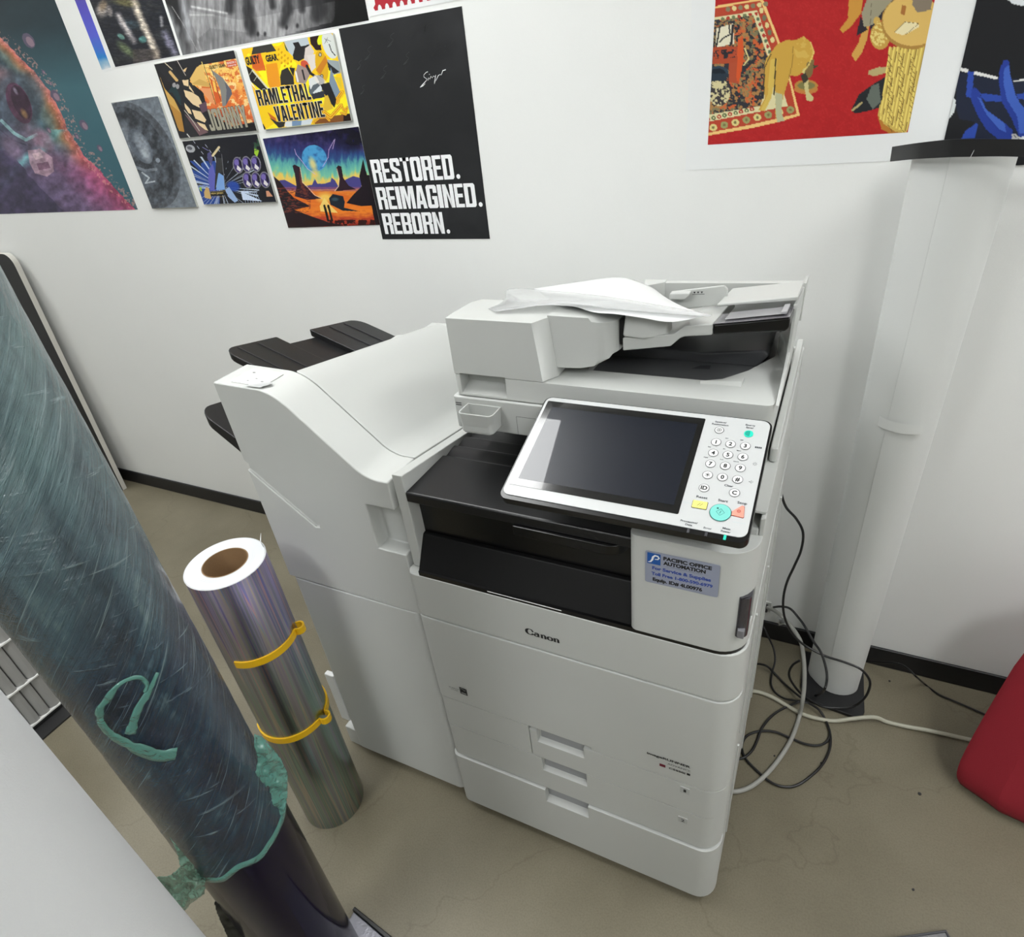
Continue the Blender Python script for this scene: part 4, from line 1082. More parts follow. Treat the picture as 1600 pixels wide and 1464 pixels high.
def print_mesh(quad, paint, y, step=.0016, frame=(0, 0, 1), gloss=False, k=1.0):
    """grid over a quad of wall points (TL, TR, BR, BL as (x, z)), coloured by paint()"""
    q = np.array(quad, float)
    nx = max(2, int(np.hypot(*(q[1] - q[0])) / step)); ny = max(2, int(np.hypot(*(q[3] - q[0])) / step))
    u, v = np.meshgrid(np.linspace(0, 1, nx + 1), np.linspace(0, 1, ny + 1)); u, v = u.ravel()[:, None], v.ravel()[:, None]
    W = (q[0] * (1 - u) + q[1] * u) * (1 - v) + (q[3] * (1 - u) + q[2] * u) * v
    P3 = np.stack([W[:, 0], np.full(len(W), YW), W[:, 1]], 1)
    X, Y = proj_np(P3); A = Art(X, Y, *frame); paint(A)
    c = np.clip(A.C, 0, 1); l = np.where(c <= .04045, c / 12.92, ((c + .055) / 1.055) ** 2.4) * k
    i = np.arange((nx + 1) * (ny + 1)).reshape(ny + 1, nx + 1)
    F_ = np.stack([i[:-1, :-1].ravel(), i[1:, :-1].ravel(), i[1:, 1:].ravel(), i[:-1, 1:].ravel()], 1)
    me = bpy.data.meshes.new('print'); me.vertices.add(len(W)); P3[:, 1] = y; me.vertices.foreach_set('co', P3.ravel())
    me.loops.add(F_.size); me.loops.foreach_set('vertex_index', F_.ravel()); me.polygons.add(len(F_))
    me.polygons.foreach_set('loop_start', np.arange(0, F_.size, 4)); me.update(calc_edges=True); me.validate()
    ca = me.color_attributes.new('art', 'FLOAT_COLOR', 'POINT'); ca.data.foreach_set('color', np.concatenate([np.clip(l, 0, 1), np.ones((len(l), 1))], 1).ravel())
    me.materials.append(gloss_m if gloss else art_m)
    return me


def wq(*px):
    return [(p.x, p.z) for p in (at(x, y, 'y', YW) for x, y in px)]


def poster(name, label, cat, quad, th=.0006, group=None, y=YW, m=None, bevel=0):
    """backing sheet or board; quad in wall coordinates"""
    cx = sum(p[0] for p in quad) / 4; cz = sum(p[1] for p in quad) / 4
    b = MB().prism([(p[0], p[1]) for p in quad], y - th, y - .0001, 'y')
    t = thing(name, label, cat, (cx, y - th / 2, cz), group)
    obj('backing' if th < .003 else 'board', b, [m or POSTER], t, bevel=bevel)
    return t


WF = lambda y: (Vector((0, y, 0)), Vector((1, 0, 0)), Vector((0, 0, 1)), Vector((0, -1, 0)))

# --- black poster with three lines of lettering
q = [(-.537, 1.7145), (-.185, 1.7150), (-.1850, 1.2125), (-.5375, 1.2120)]
t = poster('poster', 'tall black poster with large white lettering RESTORED. REIMAGINED. REBORN.', 'poster', q, group='prints on the wall')
def paint(A):
    A.fill((34, 35, 37)); A.put(np.clip(A.N(90) * 2 - .8, 0, 1), (58, 59, 61), .55); A.put(np.clip(A.N(30, ph=3) * 2 - 1, 0, 1), (24, 25, 27), .5)
obj('print', print_mesh(q, paint, YW - .0008, .004), [], t)
b = MB(); fr = WF(YW - .0010)
def hv(px, py): p = at(px, py, 'y', YW); return p.x, p.z
# heavy condensed lettering fitted to its measured box on the wall
def fit(txt, x0, x1, z0, z1, off, slot=0):
    V, F_ = glyphs(txt, off, 0)
    a0, a1, b0, b1 = V[:, 0].min(), V[:, 0].max(), V[:, 1].min(), V[:, 1].max()
    o, u, v, n = fr
    b.add([o + u * (x0 + (p[0] - a0) / (a1 - a0) * (x1 - x0)) + v * (z0 + (p[1] - b0) / (b1 - b0) * (z1 - z0)) for p in V], F_, slot)

# heavy condensed block capitals: polygons on a unit cell (stems .36 wide)
def BL(c):
    s_, h = .36, .15; r = .12
    box = lambda a, b, c_, d: [(a, c_), (b, c_), (b, d), (a, d)]
    oc = lambda a, b, c_, d, k=r, kz=.07: [(a + k, c_), (b - k, c_), (b, c_ + kz), (b, d - kz), (b - k, d), (a + k, d), (a, d - kz), (a, c_ + kz)]
    D = {'I': [box(0, 1, 0, 1)], 'E': [box(0, s_, 0, 1), box(s_, 1, 1 - h, 1), box(s_, .9, .43, .43 + h), box(s_, 1, 0, h)], 'T': [box(.3, .7, 0, 1), box(0, 1, 1 - h, 1)], 'L': [box(0, .4, 0, 1), box(.4, 1, 0, h + .02)],
         'R': [box(0, s_, 0, 1), [(s_, 1 - h), (s_, 1), (1 - r, 1), (1, .93), (1, .56), (.88, .50), (1, .44), (1, 0), (1 - s_, 0), (1 - s_, .40), (.6, .43), (s_, .43), (s_, .43 + .13), (.6, .43 + .13), (1 - s_, .6), (1 - s_, .82), (.6, 1 - h)]],
         'B': [box(0, s_, 0, 1), [(s_, 1 - h), (s_, 1), (1 - r, 1), (1, .93), (1, .56), (.9, .51), (1, .46), (1, .07), (1 - r, 0), (s_, 0), (s_, h), (.6, h), (1 - s_, .18), (1 - s_, .40), (.6, .43), (s_, .43), (s_, .56), (.6, .56), (1 - s_, .6), (1 - s_, .82), (.6, 1 - h)]],
         'D': [box(0, s_, 0, 1), [(s_, 1 - h), (s_, 1), (1 - r, 1), (1, .92), (1, .08), (1 - r, 0), (s_, 0), (s_, h), (.6, h), (1 - s_, .19), (1 - s_, .81), (.6, 1 - h)]],
         'O': [[(0, .08), (r, 0), (1 - r, 0), (1, .08), (1, .92), (1 - r, 1), (r, 1), (0, .92), (0, .5), (s_, .5), (s_, .82), (.5, .86), (1 - s_, .82), (1 - s_, .18), (.5, .14), (s_, .18), (s_, .5), (0, .5)]],
         'S': [[(0, .08), (r, 0), (1 - r, 0), (1, .08), (1, .42), (.88, .52), (s_, .66), (s_, .84), (1 - s_, .84), (1 - s_, .68), (1, .68), (1, .92), (1 - r, 1), (r, 1), (0, .92), (0, .60), (.12, .50), (1 - s_, .35), (1 - s_, .16), (s_, .16), (s_, .34), (0, .34)]],
         'G': [[(0, .08), (r, 0), (1 - r, 0), (1, .08), (1, .52), (.5, .52), (.5, .38), (1 - s_, .38), (1 - s_, .16), (s_, .16), (s_, .84), (1 - s_, .84), (1 - s_, .66), (1, .66), (1, .92), (1 - r, 1), (r, 1), (0, .92)]],
         'A': [[(0, 0), (.34, 0), (.39, .2), (.61, .2), (.66, 0), (1, 0), (.74, 1), (.26, 1), (0, 0), (0, 0), (.42, .36), (.5, .78), (.58, .36), (.42, .36)]],
         'N': [box(0, .34, 0, 1), box(.66, 1, 0, 1), [(.3, 1), (.34, 1), (.70, .30), (.70, 0), (.66, 0), (.30, .70)]],
         'M': [box(0, .26, 0, 1), box(.74, 1, 0, 1), [(.24, 1), (.38, 1), (.5, .5), (.5, 0), (.42, 0), (.24, .8)], [(.62, 1), (.76, 1), (.76, .8), (.58, 0), (.5, 0), (.5, .5)]],
         'V': [[(0, 1), (.36, 1), (.5, .3), (.64, 1), (1, 1), (.72, 0), (.28, 0)]], 'Y': [[(0, 1), (.36, 1), (.5, .62), (.64, 1), (1, 1), (.68, .42), (.68, 0), (.32, 0), (.32, .42)]],
         'H': [box(0, s_, 0, 1), box(1 - s_, 1, 0, 1), box(s_, 1 - s_, .43, .58)], 'J': [[(.5, 1), (1, 1), (1, .08), (.85, 0), (.12, 0), (0, .08), (0, .30), (.36, .30), (.36, .15), (.6, .15), (.6, 1)]],
         'U': [box(0, s_, .08, 1), box(1 - s_, 1, .08, 1), [(0, .08), (r, 0), (1 - r, 0), (1, .08), (1 - s_, .17), (s_, .17)]]}
    if c == 'A': return [[(0, 0), (.34, 0), (.5, .78), (.5, 1), (.26, 1)], [(.66, 0), (1, 0), (.74, 1), (.5, 1), (.5, .78)], box(.36, .64, .18, .34)]
    return D[c]
def blockword(txt, xa, xb, z0, z1, slot=0, grow=0.0, gap=.10, dep=0.0):
    wts = {'I': .46, '.': .40, 'M': 1.3, 'E': .84, 'T': .9, 'A': 1.05, 'L': .8, 'J': .9}
    tot = sum(wts.get(c, 1) for c in txt); x = xa; o, u, v, n = fr
    for c in txt:
        w_ = (xb - xa) * wts.get(c, 1) / tot; g = (xb - xa) / tot * gap
        if c == '.':
            k = (z1 - z0) * .2; P = [[(x + g + k * .5 + k * .5 * math.cos(t * math.pi / 6), z0 + k * .5 + k * .5 * math.sin(t * math.pi / 6)) for t in range(12)]]
        else: P = [[(x + p[0] * (w_ - g), z0 + p[1] * (z1 - z0)) for p in pl] for pl in BL(c)]
        for pl in P: b.flat(fr, pl, dep, slot)
        if grow and c != '.':
            for pl in P:      # outline: thick contour behind the letter
                for (a0, b0), (a1, b1) in zip(pl, pl[1:] + pl[:1]):
                    if (a0, b0) != (a1, b1): b.stroke(fr, [(a0, b0, grow * 2), (a1, b1, grow * 2)], dep - .0002, slot + 1)
        x += w_
def spaced(txt, px0, px1, top, bot):
    blockword(txt, hv(*px0)[0], hv(*px1)[0], hv(*bot)[1], hv(*top)[1], 0, gap=.085)
def zz_(x, y): return (520 + x / 3.66, y / 3.66)
for wd in (('RESTORED.', zz_(225, 980), zz_(722, 960), zz_(450, 898), zz_(450, 1036)), ('REIMAGINED.', zz_(255, 1130), zz_(850, 1110), zz_(500, 1060), zz_(560, 1190)), ('REBORN.', zz_(290, 1280), zz_(664, 1270), zz_(440, 1216), zz_(440, 1337))):
    b = MB(); spaced(*wd); obj('word', b, [mat('poster_white', (240, 241, 243), .5)], t)
b = MB()
S_ = [(500, 500, 1), (512, 487, 4), (535, 462, 3), (540, 452, 2), (522, 440, 2.5), (522, 428, 2), (535, 414, 2.5), (545, 410, 3)]
def scr(P, slot=0, kw=1.0, dx=0, dy=0, ks=1.0, c=(520, 450)):
    b.stroke(fr, [(*hv(*zz_(c[0] + (x - c[0]) * ks + dx, c[1] + (y - c[1]) * ks + dy)), w_ * .00045 * kw) for x, y, w_ in P], .0002, slot)
sig = [S_, [(500, 500, 1), (515, 492, 4), (530, 478, 2)], [(545, 460, 3), (549, 444, 2), (556, 452, 2), (563, 436, 3), (570, 446, 2), (577, 434, 2), (586, 440, 2), (590, 428, 3), (582, 480, 4), (590, 462, 2), (605, 432, 3), (613, 426, 2), (622, 428, 2), (630, 404, 4), (648, 398, 4)], [(553, 426, 4), (555, 424, 4)]]
for P in sig: scr(P)
for dx, dy, ks, sl_ in ((-320, -150, .9, 1), (-190, -225, .9, 1), (-60, -290, 1.0, 2), (-100, -120, .8, 1), (60, -175, .95, 2), (-230, -40, .85, 1), (-350, 60, .6, 1), (-370, -80, .6, 1)):
    for P in sig[:3 if ks > .9 else 2]: scr(P, sl_, .55, dx, dy, ks)
obj('signature', b, [MATS['poster_white'], mat('faint_grey', (66, 67, 69), .5), mat('faint_dark', (22, 22, 24), .5)], t)

# --- astronaut print
q0 = wq((215.8, 327.3), (0, 334.7)); xr = q0[0][0]; zb = q0[0][1]; xl_ = q0[1][0] - .004
q = [(xl_, 1.98), (xr + .004, 1.98), (xr, zb), (xl_, zb)]
t = poster('poster', 'tall teal poster with pink and orange cloud, leftmost on the wall', 'poster', q, group='prints on the wall')
def paint(A):
    X, Y = A.X, A.Y
    A.C = A.ramp(Y, [(-100, (24, 40, 46)), (150, (30, 48, 56)), (500, (58, 98, 108)), (1200, (52, 92, 104))]); A.put(A.N(60), (80, 120, 128), .12)
    n = A.N(120, 5, ph=2); wv = (n - .5) * 130
    # diagonal body of the cloud: distance right of its outer edge
    ex = np.interp(Y, [150, 220, 330, 480, 640, 800, 940, 1080, 1200], [-80, 10, 130, 250, 350, 420, 530, 660, 780])
    d = ex + wv * .45 - X
    cl = A.ramp(d, [(0, (190, 112, 112)), (28, (186, 110, 84)), (55, (150, 112, 82)), (90, (104, 116, 108)), (140, (66, 88, 98)), (220, (104, 92, 108)), (330, (76, 80, 100)), (480, (64, 70, 90))])
    A.C = np.where((d > 0)[:, None], cl, A.C)
    low = np.clip((Y - 800) / 200, 0, 1) * (d > 0)
    pk = A.ramp(d + wv, [(0, (170, 74, 104)), (120, (146, 84, 122)), (260, (112, 92, 124)), (420, (80, 72, 98)), (600, (54, 50, 72))]); A.C = A.C * (1 - low[:, None]) + pk * low[:, None]
    tl = np.abs(X + (950 - Y) * -1.05 - 120 + wv * .8 + 0) ; band = np.clip(1 - tl / 60, 0, 1) * (Y > 740) * (X < 470); A.put(band, (112, 176, 180), .8)
    A.put((X < (Y - 830) * 1.0 + wv * .5) & (Y > 860), (62, 56, 82), .9)
    A.ell(20, 470, 120, 90, (150, 120, 128), 50, .5, .8); A.ell(100, 560, 170, 190, (72, 84, 98), 55, .3, .8)
    A.ell(110, 590, 125, 62, (86, 54, 78), 66); A.ell(122, 585, 104, 46, (56, 34, 54), 66); A.ell(140, 650, 40, 20, (168, 130, 90), 60, .6); A.ell(90, 520, 30, 12, (150, 140, 160), 60, .6)
    A.line([(10, 690), (80, 760), (150, 800), (210, 770)], 18, (140, 180, 184), .8); A.line([(0, 740), (70, 800), (150, 830)], 8, (60, 60, 80))
    A.poly([(160, 860), (230, 850), (300, 900), (310, 980), (270, 1010), (200, 990), (170, 930)], (170, 140, 156), .9); A.poly([(185, 880), (230, 870), (250, 900), (205, 915)], (196, 170, 180)); A.poly([(210, 935), (275, 925), (290, 960), (225, 975)], (120, 88, 110))
    A.ell(70, 840, 60, 110, (124, 104, 128), -35, .5, .7); A.ell(250, 800, 60, 90, (150, 112, 132), -40, .5, .7)
    sh = A.N(34, 5, ph=8); A.C *= (1 + (sh[:, None] - .5) * .9 * (d > 0)[:, None])
    A.put((A.N(10, 3, ph=4) > .62) & (d < 40) & (d > -60) & (Y > 180), (214, 150, 140), .6)
    for cx, cy, r in ((165, 232, 34), (480, 715, 24), (318, 548, 26), (572, 848, 15), (280, 745, 13), (250, 412, 10), (290, 478, 9), (440, 780, 12), (440, 60, 0.1), (38, 345, 0.1)):
        A.ell(cx, cy, r * 1.45, r * .85, (92, 84, 104), 55); A.ell(cx + r * .25, cy + r * .2, r * 1.0, r * .5, (140, 118, 132), 55)
obj('print', print_mesh(q, paint, YW - .0008, .0019, (0, 0, 3.66), gloss=False), [], t)

# --- strips along the top edge
def vline(px, z): p = at(px, 0, 'y', YW); return p.x
q0 = wq((161, 113), (175, 109), (119, 0), (134, 0)); q = [(q0[2][0] + .002, 1.95), (q0[3][0] + .002, 1.95), (q0[1][0], q0[1][1]), (q0[0][0], q0[0][1])]
q = [(q0[0][0] - .001, 1.95), (q0[1][0], 1.95), q0[1], (q0[0][0], q0[1][1] - .002)]
t = poster('print_strip', 'narrow glossy blue strip hanging beside the teal poster at the top edge', 'print', q, group='prints on the wall')
def paint(A):
    A.C = A.ramp(A.Y + (A.N(60) - .5) * 60, [(0, (70, 90, 110)), (60, (92, 92, 150)), (140, (84, 76, 176)), (300, (84, 92, 200)), (400, (40, 124, 196)), (440, (150, 180, 200)), (460, (220, 222, 220))])
obj('print', print_mesh([q[0], q[1], (q[2][0], q[2][1] + .006), (q[3][0], q[3][1] + .006)], paint, YW - .0008, .003, (100, -40, 3.1), gloss=True), [], t)
q0 = wq((179, 106), (282.8, 86.9)); z0 = q0[0][1] - .0005; xl, xr = q0[0][0] + .004, q0[1][0]
q = [(xl - .004, 1.95), (xr + .0015, 1.95), (xr + .0015, z0), (xl, z0)]
t = poster('poster', 'dark poster with pale claws, left of the black and white one', 'poster', q, group='prints on the wall')
def paint(A):
    A.fill((28, 30, 38)); n = A.N(90, 5); f_ = A.N(46, 4, sx=.5, sy=2.2, ph=5)
    A.put(np.clip(f_ * 2.2 - 1, 0, 1), (66, 66, 62), .8); A.ell(560, 560, 170, 60, (92, 104, 76), 40, .6, .9); A.ell(620, 280, 160, 70, (52, 66, 74), 10, .6, .8); A.ell(560, 30, 200, 60, (96, 92, 60), 10, .6, .9)
    A.ell(290, 110, 90, 110, (176, 166, 158), 0, .7, .95); A.ell(300, 60, 60, 90, (120, 104, 84), 20, .6, .8); A.ell(380, 130, 40, 80, (150, 142, 140), -10, .6, .8)
    A.line([(470, 170), (520, 260), (590, 370), (650, 470)], 52, (158, 152, 154), .95, True); A.line([(480, 180), (600, 380)], 26, (190, 184, 182), .9, True)
    A.line([(650, 0), (700, 150), (770, 310), (850, 480), (915, 640)], 62, (184, 172, 156), 1, True); A.line([(680, 90), (760, 290), (870, 540)], 34, (214, 204, 190), .95, True)
    A.line([(960, 200), (970, 290)], 30, (170, 168, 170), .8, True); A.line([(1000, 380), (1060, 500), (1120, 610)], 60, (130, 128, 148), .9, True)
    A.ell(505, 415, 56, 30, (94, 132, 124), 35, .3); A.ell(750, 450, 52, 46, (78, 122, 120), 20, .3); A.put((A.Y > 560) & (A.X > 640) & (A.X < 950), (104, 92, 84), .45)
    A.C *= (1 + (A.N(22, 4, sx=.6, sy=2, ph=9)[:, None] - .5) * 1.1)
obj('print', print_mesh([(xl - .002, 1.95), (xr - .0015, 1.95), (xr - .0015, z0 + .002), (xl + .002, z0 + .002)], paint, YW - .0008, .0019, (120, 0, 7.27)), [], t)
q0 = wq((285.4, 87), (576.5, 25)); xl, xr = q0[0][0], q0[1][0]; z0 = q0[0][1] - .001
q = [(xl, 1.95), (xr, 1.95), (xr, z0 + .001), (xl, z0)]
t = poster('poster', 'wide black and white poster along the top of the view', 'poster', q, group='prints on the wall')
def paint(A):
    X, Y = A.X, A.Y; A.fill((30, 30, 32)); n = A.N(120, 5); fib = A.N(40, 4, sx=3, sy=.5, ph=2)
    A.put(np.clip((X - 180) / 100, 0, 1) * np.clip((1080 - X) / 260, 0, 1), (140, 140, 142), .85)
    A.put(A.inpoly([(340, 380), (300, 240), (380, 170), (560, 190), (700, 210), (760, 230), (1120, 130), (1160, 0), (880, 60), (560, 120), (250, 60), (260, 120), (330, 300)]), (176, 176, 177), .35)
    for P, w_ in (([(600, -60), (612, 60), (625, 150), (632, 188)], 46), ([(850, -60), (850, 60), (825, 140)], 44), ([(1030, -60), (1035, 60), (1030, 95)], 60), ([(740, -60), (760, 40)], 26), ([(510, -60), (500, 60)], 40), ([(930, -40), (935, 60)], 30)):
        A.line(P, w_, (28, 28, 30), .95, True); A.line([(x - 8, y) for x, y in P], w_ * .8, (50, 50, 52), .8, True)
    for x, y in ((668, 205), (710, 205), (840, 165), (905, 155)): A.ell(x, y, 12, 20, (44, 44, 46), 0, .6)
    A.line([(150, 40), (215, 140), (300, 300)], 4, (170, 170, 170), .7); A.line([(120, 60), (170, 180), (215, 320)], 40, (130, 132, 134), .9, True); A.line([(215, 0), (240, 140), (250, 230)], 36, (150, 152, 156), .9, True)
    A.line([(270, 40), (380, 60), (480, 80)], 10, (214, 214, 214), .7, True); A.line([(260, 90), (400, 90)], 8, (200, 200, 200), .6, True)
    A.put((X > 1130) & (X < 1400), (10, 10, 11), .85); A.put(np.clip((X - 1060) / 100, 0, 1), (12, 12, 13), .7)
    A.C *= (.72 + .62 * fib[:, None]); A.C *= (.8 + .4 * n[:, None])
obj('print', print_mesh([(xl + .002, 1.95), (xr - .002, 1.95), (xr - .002, z0 + .0035), (xl + .002, z0 + .002)], paint, YW - .0008, .0021, (230, 0, 3.851)), [], t)
# stamp shaped red print
q0 = wq((578.5, 25), (679, 0)); xl = q0[0][0]; z0 = q0[0][1]
t = poster('poster', 'print with red perforated stamp border above the tall black poster', 'poster', [(xl, 1.95), (xl + .42, 1.95), (xl + .42, z0 - .001), (xl, z0 - .001)], group='prints on the wall')
b = MB(); z1 = z0 + .008; pts = [(xl + .014, 1.95), (xl + .014, z1 + .05)]
x = xl + .014; pts = [(x, 1.95), (x, z1 + .03), (x + .007, z1 + .024), (x + .007, z1 + .012), (x, z1 + .006), (x + .004, z1)]
x += .004
while x < xl + .30:
    pts += [(x + .008, z1)] + [(x + .008 + .006 - .006 * math.cos(a), z1 + .010 * math.sin(a)) for a in [math.pi * i / 6 for i in range(7)]] + [(x + .020, z1)]; x += .021
pts += [(x, 1.95)]
b.flat(WF(YW - .0009), pts, 0, 0); b.flat(WF(YW - .0009), [(xl + .03, z1 + .045), (xl + .09, z1 + .06), (xl + .10, 1.9), (xl + .03, 1.9)], .0002, 1)
b.flat(WF(YW - .0009), [(xl + .035, z1 + .052), (xl + .055, z1 + .056), (xl + .055, z1 + .060), (xl + .035, z1 + .056)], .0004, 2)
obj('print', b, [mat('stamp_red', (168, 28, 42), .5), mat('stamp_white', (230, 230, 230), .5), INK], t)

# --- small boards
def board(name, label, px, paint, frame, th=.0065, step=.0010, gloss=True, cat='art print', r=.006):
    w4 = wq(*px); x0 = (w4[0][0] + w4[3][0]) / 2; x1 = (w4[1][0] + w4[2][0]) / 2; zt = (w4[0][1] + w4[1][1]) / 2; zb = (w4[2][1] + w4[3][1]) / 2
    t = thing(name, label, cat, ((x0 + x1) / 2, YW - th / 2, (zt + zb) / 2), 'small boards on the wall')
    obj('board', MB().prism(rrect(x0, x1, zb, zt, [.001, .001, r, .001], 4), YW - th, YW - .0001, 'y'), [mat('board_side', (176, 178, 172), .5)], t)
    c = .0012
    me = print_mesh([(x0 + c, zt - c), (x1 - c, zt - c), (x1 - c, zb + c), (x0 + c, zb + c)], paint, YW - th - .0003, step, frame, gloss=gloss)
    obj('print', me, [], t)
    return t, (x0, x1, zb, zt)
def paint(A):
    A.fill((108, 116, 124)); A.ell(170, 300, 330, 190, (64, 68, 74), 62); A.ell(160, 300, 300, 160, (40, 44, 50), 62)
    n = A.N(40, 5, sx=1.4); A.put(np.clip(n * 2.4 - .8, 0, 1), (104, 112, 122), .7)
    A.ell(90, 200, 130, 50, (120, 128, 138), 70, .6, .8); A.ell(170, 250, 110, 52, (84, 92, 102), 60); A.ell(180, 240, 90, 40, (140, 148, 158), 60, .5, .8); A.ell(200, 300, 60, 30, (176, 184, 192), 60, .7, .7)
    A.line([(100, 250), (120, 360), (200, 390), (260, 380)], 16, (124, 132, 142), .8); A.ell(200, 440, 60, 70, (92, 100, 110), 20, .4, .8); A.line([(180, 400), (220, 430), (200, 460), (250, 450)], 9, (176, 184, 192), .8)
    A.ell(130, 240, 18, 10, (70, 76, 86), 60); A.ell(270, 330, 14, 12, (120, 128, 138), 60); A.C *= (.8 + .45 * A.N(14, 4, ph=6)[:, None])
board('art_board', 'narrow grey board of a swirling space suit shape, beside the teal poster', [(175.7, 159.8), (250, 150), (310.7, 323.8), (240.4, 325)], paint, (175.7, 159.8, 3.66), cat='art print')
def paint(A):
    X, Y = A.X, A.Y; A.fill((34, 33, 36))
    bg = A.ramp(Y + (A.N(90) - .5) * 300, [(200, (238, 206, 120)), (500, (240, 190, 96)), (800, (226, 128, 60)), (1100, (196, 84, 54))])
    R = A.inpoly([(560, 540), (700, 300), (1250, 200), (1460, 920), (1500, 1130), (1180, 1200), (820, 980), (760, 700)]); A.C = np.where(R[:, None], bg, A.C)
    A.put(R & (A.N(60, 4, ph=2) > .56), (240, 214, 150), .85); A.put(R & (A.N(50, 4, ph=5) > .6), (206, 96, 48), .8); A.put(R & (np.abs(A.N(80, 3, ph=8) - .5) < .018), (200, 110, 40), .8)
    A.poly([(100, 410), (190, 640), (330, 800), (430, 1000), (480, 1280), (400, 1260), (200, 700)], (200, 160, 84)); A.put(A.inpoly([(260, 860), (430, 1000), (480, 1280), (400, 1260)]), (168, 120, 50), .8)
    A.poly([(20, 290), (90, 400), (130, 400), (330, 640), (480, 960), (480, 1270), (410, 1370), (1520, 1240), (1500, 1140), (1180, 1200), (900, 1250), (820, 980), (620, 620), (380, 380), (330, 250), (1250, 200), (1180, 80)], (38, 38, 42))
    A.poly([(330, 250), (1180, 80), (1245, 200), (700, 290), (560, 500), (470, 330)], (40, 40, 44))
    A.poly([(230, 700), (300, 700), (430, 900), (430, 780), (330, 560)], (34, 58, 62), .8); A.poly([(560, 500), (660, 330), (740, 280), (800, 500), (850, 620), (600, 590)], (222, 182, 104)); A.put(A.inpoly([(590, 570), (700, 500), (840, 560), (850, 620)]), (200, 160, 86), .9)
    # pale folded cloth shapes in place of the figure
    for P in ([(470, 660), (600, 700), (690, 760), (740, 860), (700, 920), (600, 870), (500, 760)], [(480, 850), (560, 940), (590, 1020), (540, 1000), (490, 920)], [(590, 950), (720, 980), (800, 1100), (780, 1140), (640, 1080)], [(660, 1130), (780, 1170), (830, 1260), (740, 1230)], [(450, 520), (540, 510), (540, 610), (470, 590)], [(550, 590), (630, 710), (600, 690), (550, 640)]): A.poly(P, (226, 200, 158))
    A.poly([(690, 880), (800, 830), (820, 960), (740, 1000)], (92, 70, 84)); A.poly([(480, 1010), (700, 1180), (830, 1280), (700, 1330)], (110, 84, 88)); A.line([(480, 960), (600, 1110), (700, 1260)], 10, (190, 180, 170))
    A.poly([(700, 630), (860, 640), (930, 880), (860, 840)], (224, 150, 100)); A.poly([(850, 470), (930, 560), (1000, 760), (1010, 840), (950, 860)], (206, 92, 44)); A.poly([(890, 520), (930, 560), (960, 700), (920, 680)], (240, 190, 90))
    A.poly([(870, 360), (1040, 480), (1170, 660), (1180, 720), (1080, 900), (1040, 900), (1010, 660), (930, 470)], (128, 128, 124)); A.poly([(1070, 540), (1170, 660), (1180, 720), (1090, 890), (1100, 660)], (92, 94, 104))
    A.line([(735, 250), (880, 640), (935, 860)], 10, (210, 190, 110)); A.line([(770, 300), (940, 870)], 8, (60, 56, 50)); A.line([(880, 350), (1020, 840)], 7, (50, 48, 46))
    A.line([(190, 260), (300, 360)], 12, (200, 190, 160)); A.line([(370, 220), (500, 450)], 6, (210, 200, 190)); A.line([(270, 400), (370, 520)], 40, (206, 170, 110)); A.poly([(460, 370), (520, 330), (490, 400)], (220, 190, 140))
    for x, y in ((330, 590), (380, 610)): A.ell(x, y, 26, 36, (150, 148, 150), 0); 
    A.line([(520, 1310), (570, 1370)], 14, (210, 210, 205)); A.put((Y > 1160) & (X > 1390), (24, 24, 26)); A.poly([(1090, 240), (1240, 220), (1260, 310), (1110, 335)], (206, 92, 60))
t, (x0, x1, zb, zt) = board('art_board', 'small orange and black illustrated board with silver lettering, left of the yellow board', [(241.6, 100.3), (367, 78), (405.7, 203.9), (285.2, 216.6)], paint, (240, 70, 9.412))
def sub_text(t, entries, frame, yy, name='word'):
    global b, fr
    ox, oy, k = frame
    for txt, L, R_, T, B, off, m_, m2 in entries:
        b = MB(); fr = WF(yy)
        (xa, _), (xb, _) = hv(ox + L[0] / k, oy + L[1] / k), hv(ox + R_[0] / k, oy + R_[1] / k)
        z1 = hv(ox + T[0] / k, oy + T[1] / k)[1]; z0 = hv(ox + B[0] / k, oy + B[1] / k)[1]
        if m2: blockword(txt, xa, xb, z0, z1, 0, grow=off, gap=.14)
        else: fit(txt, xa, xb, z0, z1, off, 0)
        obj(name, b, [m_, m2 or m_], t)
SIL = mat('letter_silver', (172, 168, 150), .3, metal=.3); SILE = mat('letter_edge', (226, 226, 220), .4); LK = mat('letter_black', (18, 18, 20), .5)
F3 = (240, 70, 9.412)
sub_text(t, [('JOHNNY', (818, 1090), (1412, 1040), (1100, 915), (1110, 1238), .0011, SIL, LK),
             ('GUILTY GEAR', (850, 330), (1082, 300), (960, 286), (965, 340), .03, LK, 0), ('SEASON 3', (1105, 268), (1238, 250), (1170, 243), (1175, 275), .01, SILE, 0), ('CHARACTER', (1120, 310), (1245, 290), (1180, 290), (1185, 312), .01, SILE, 0)], F3, YW - .0073)
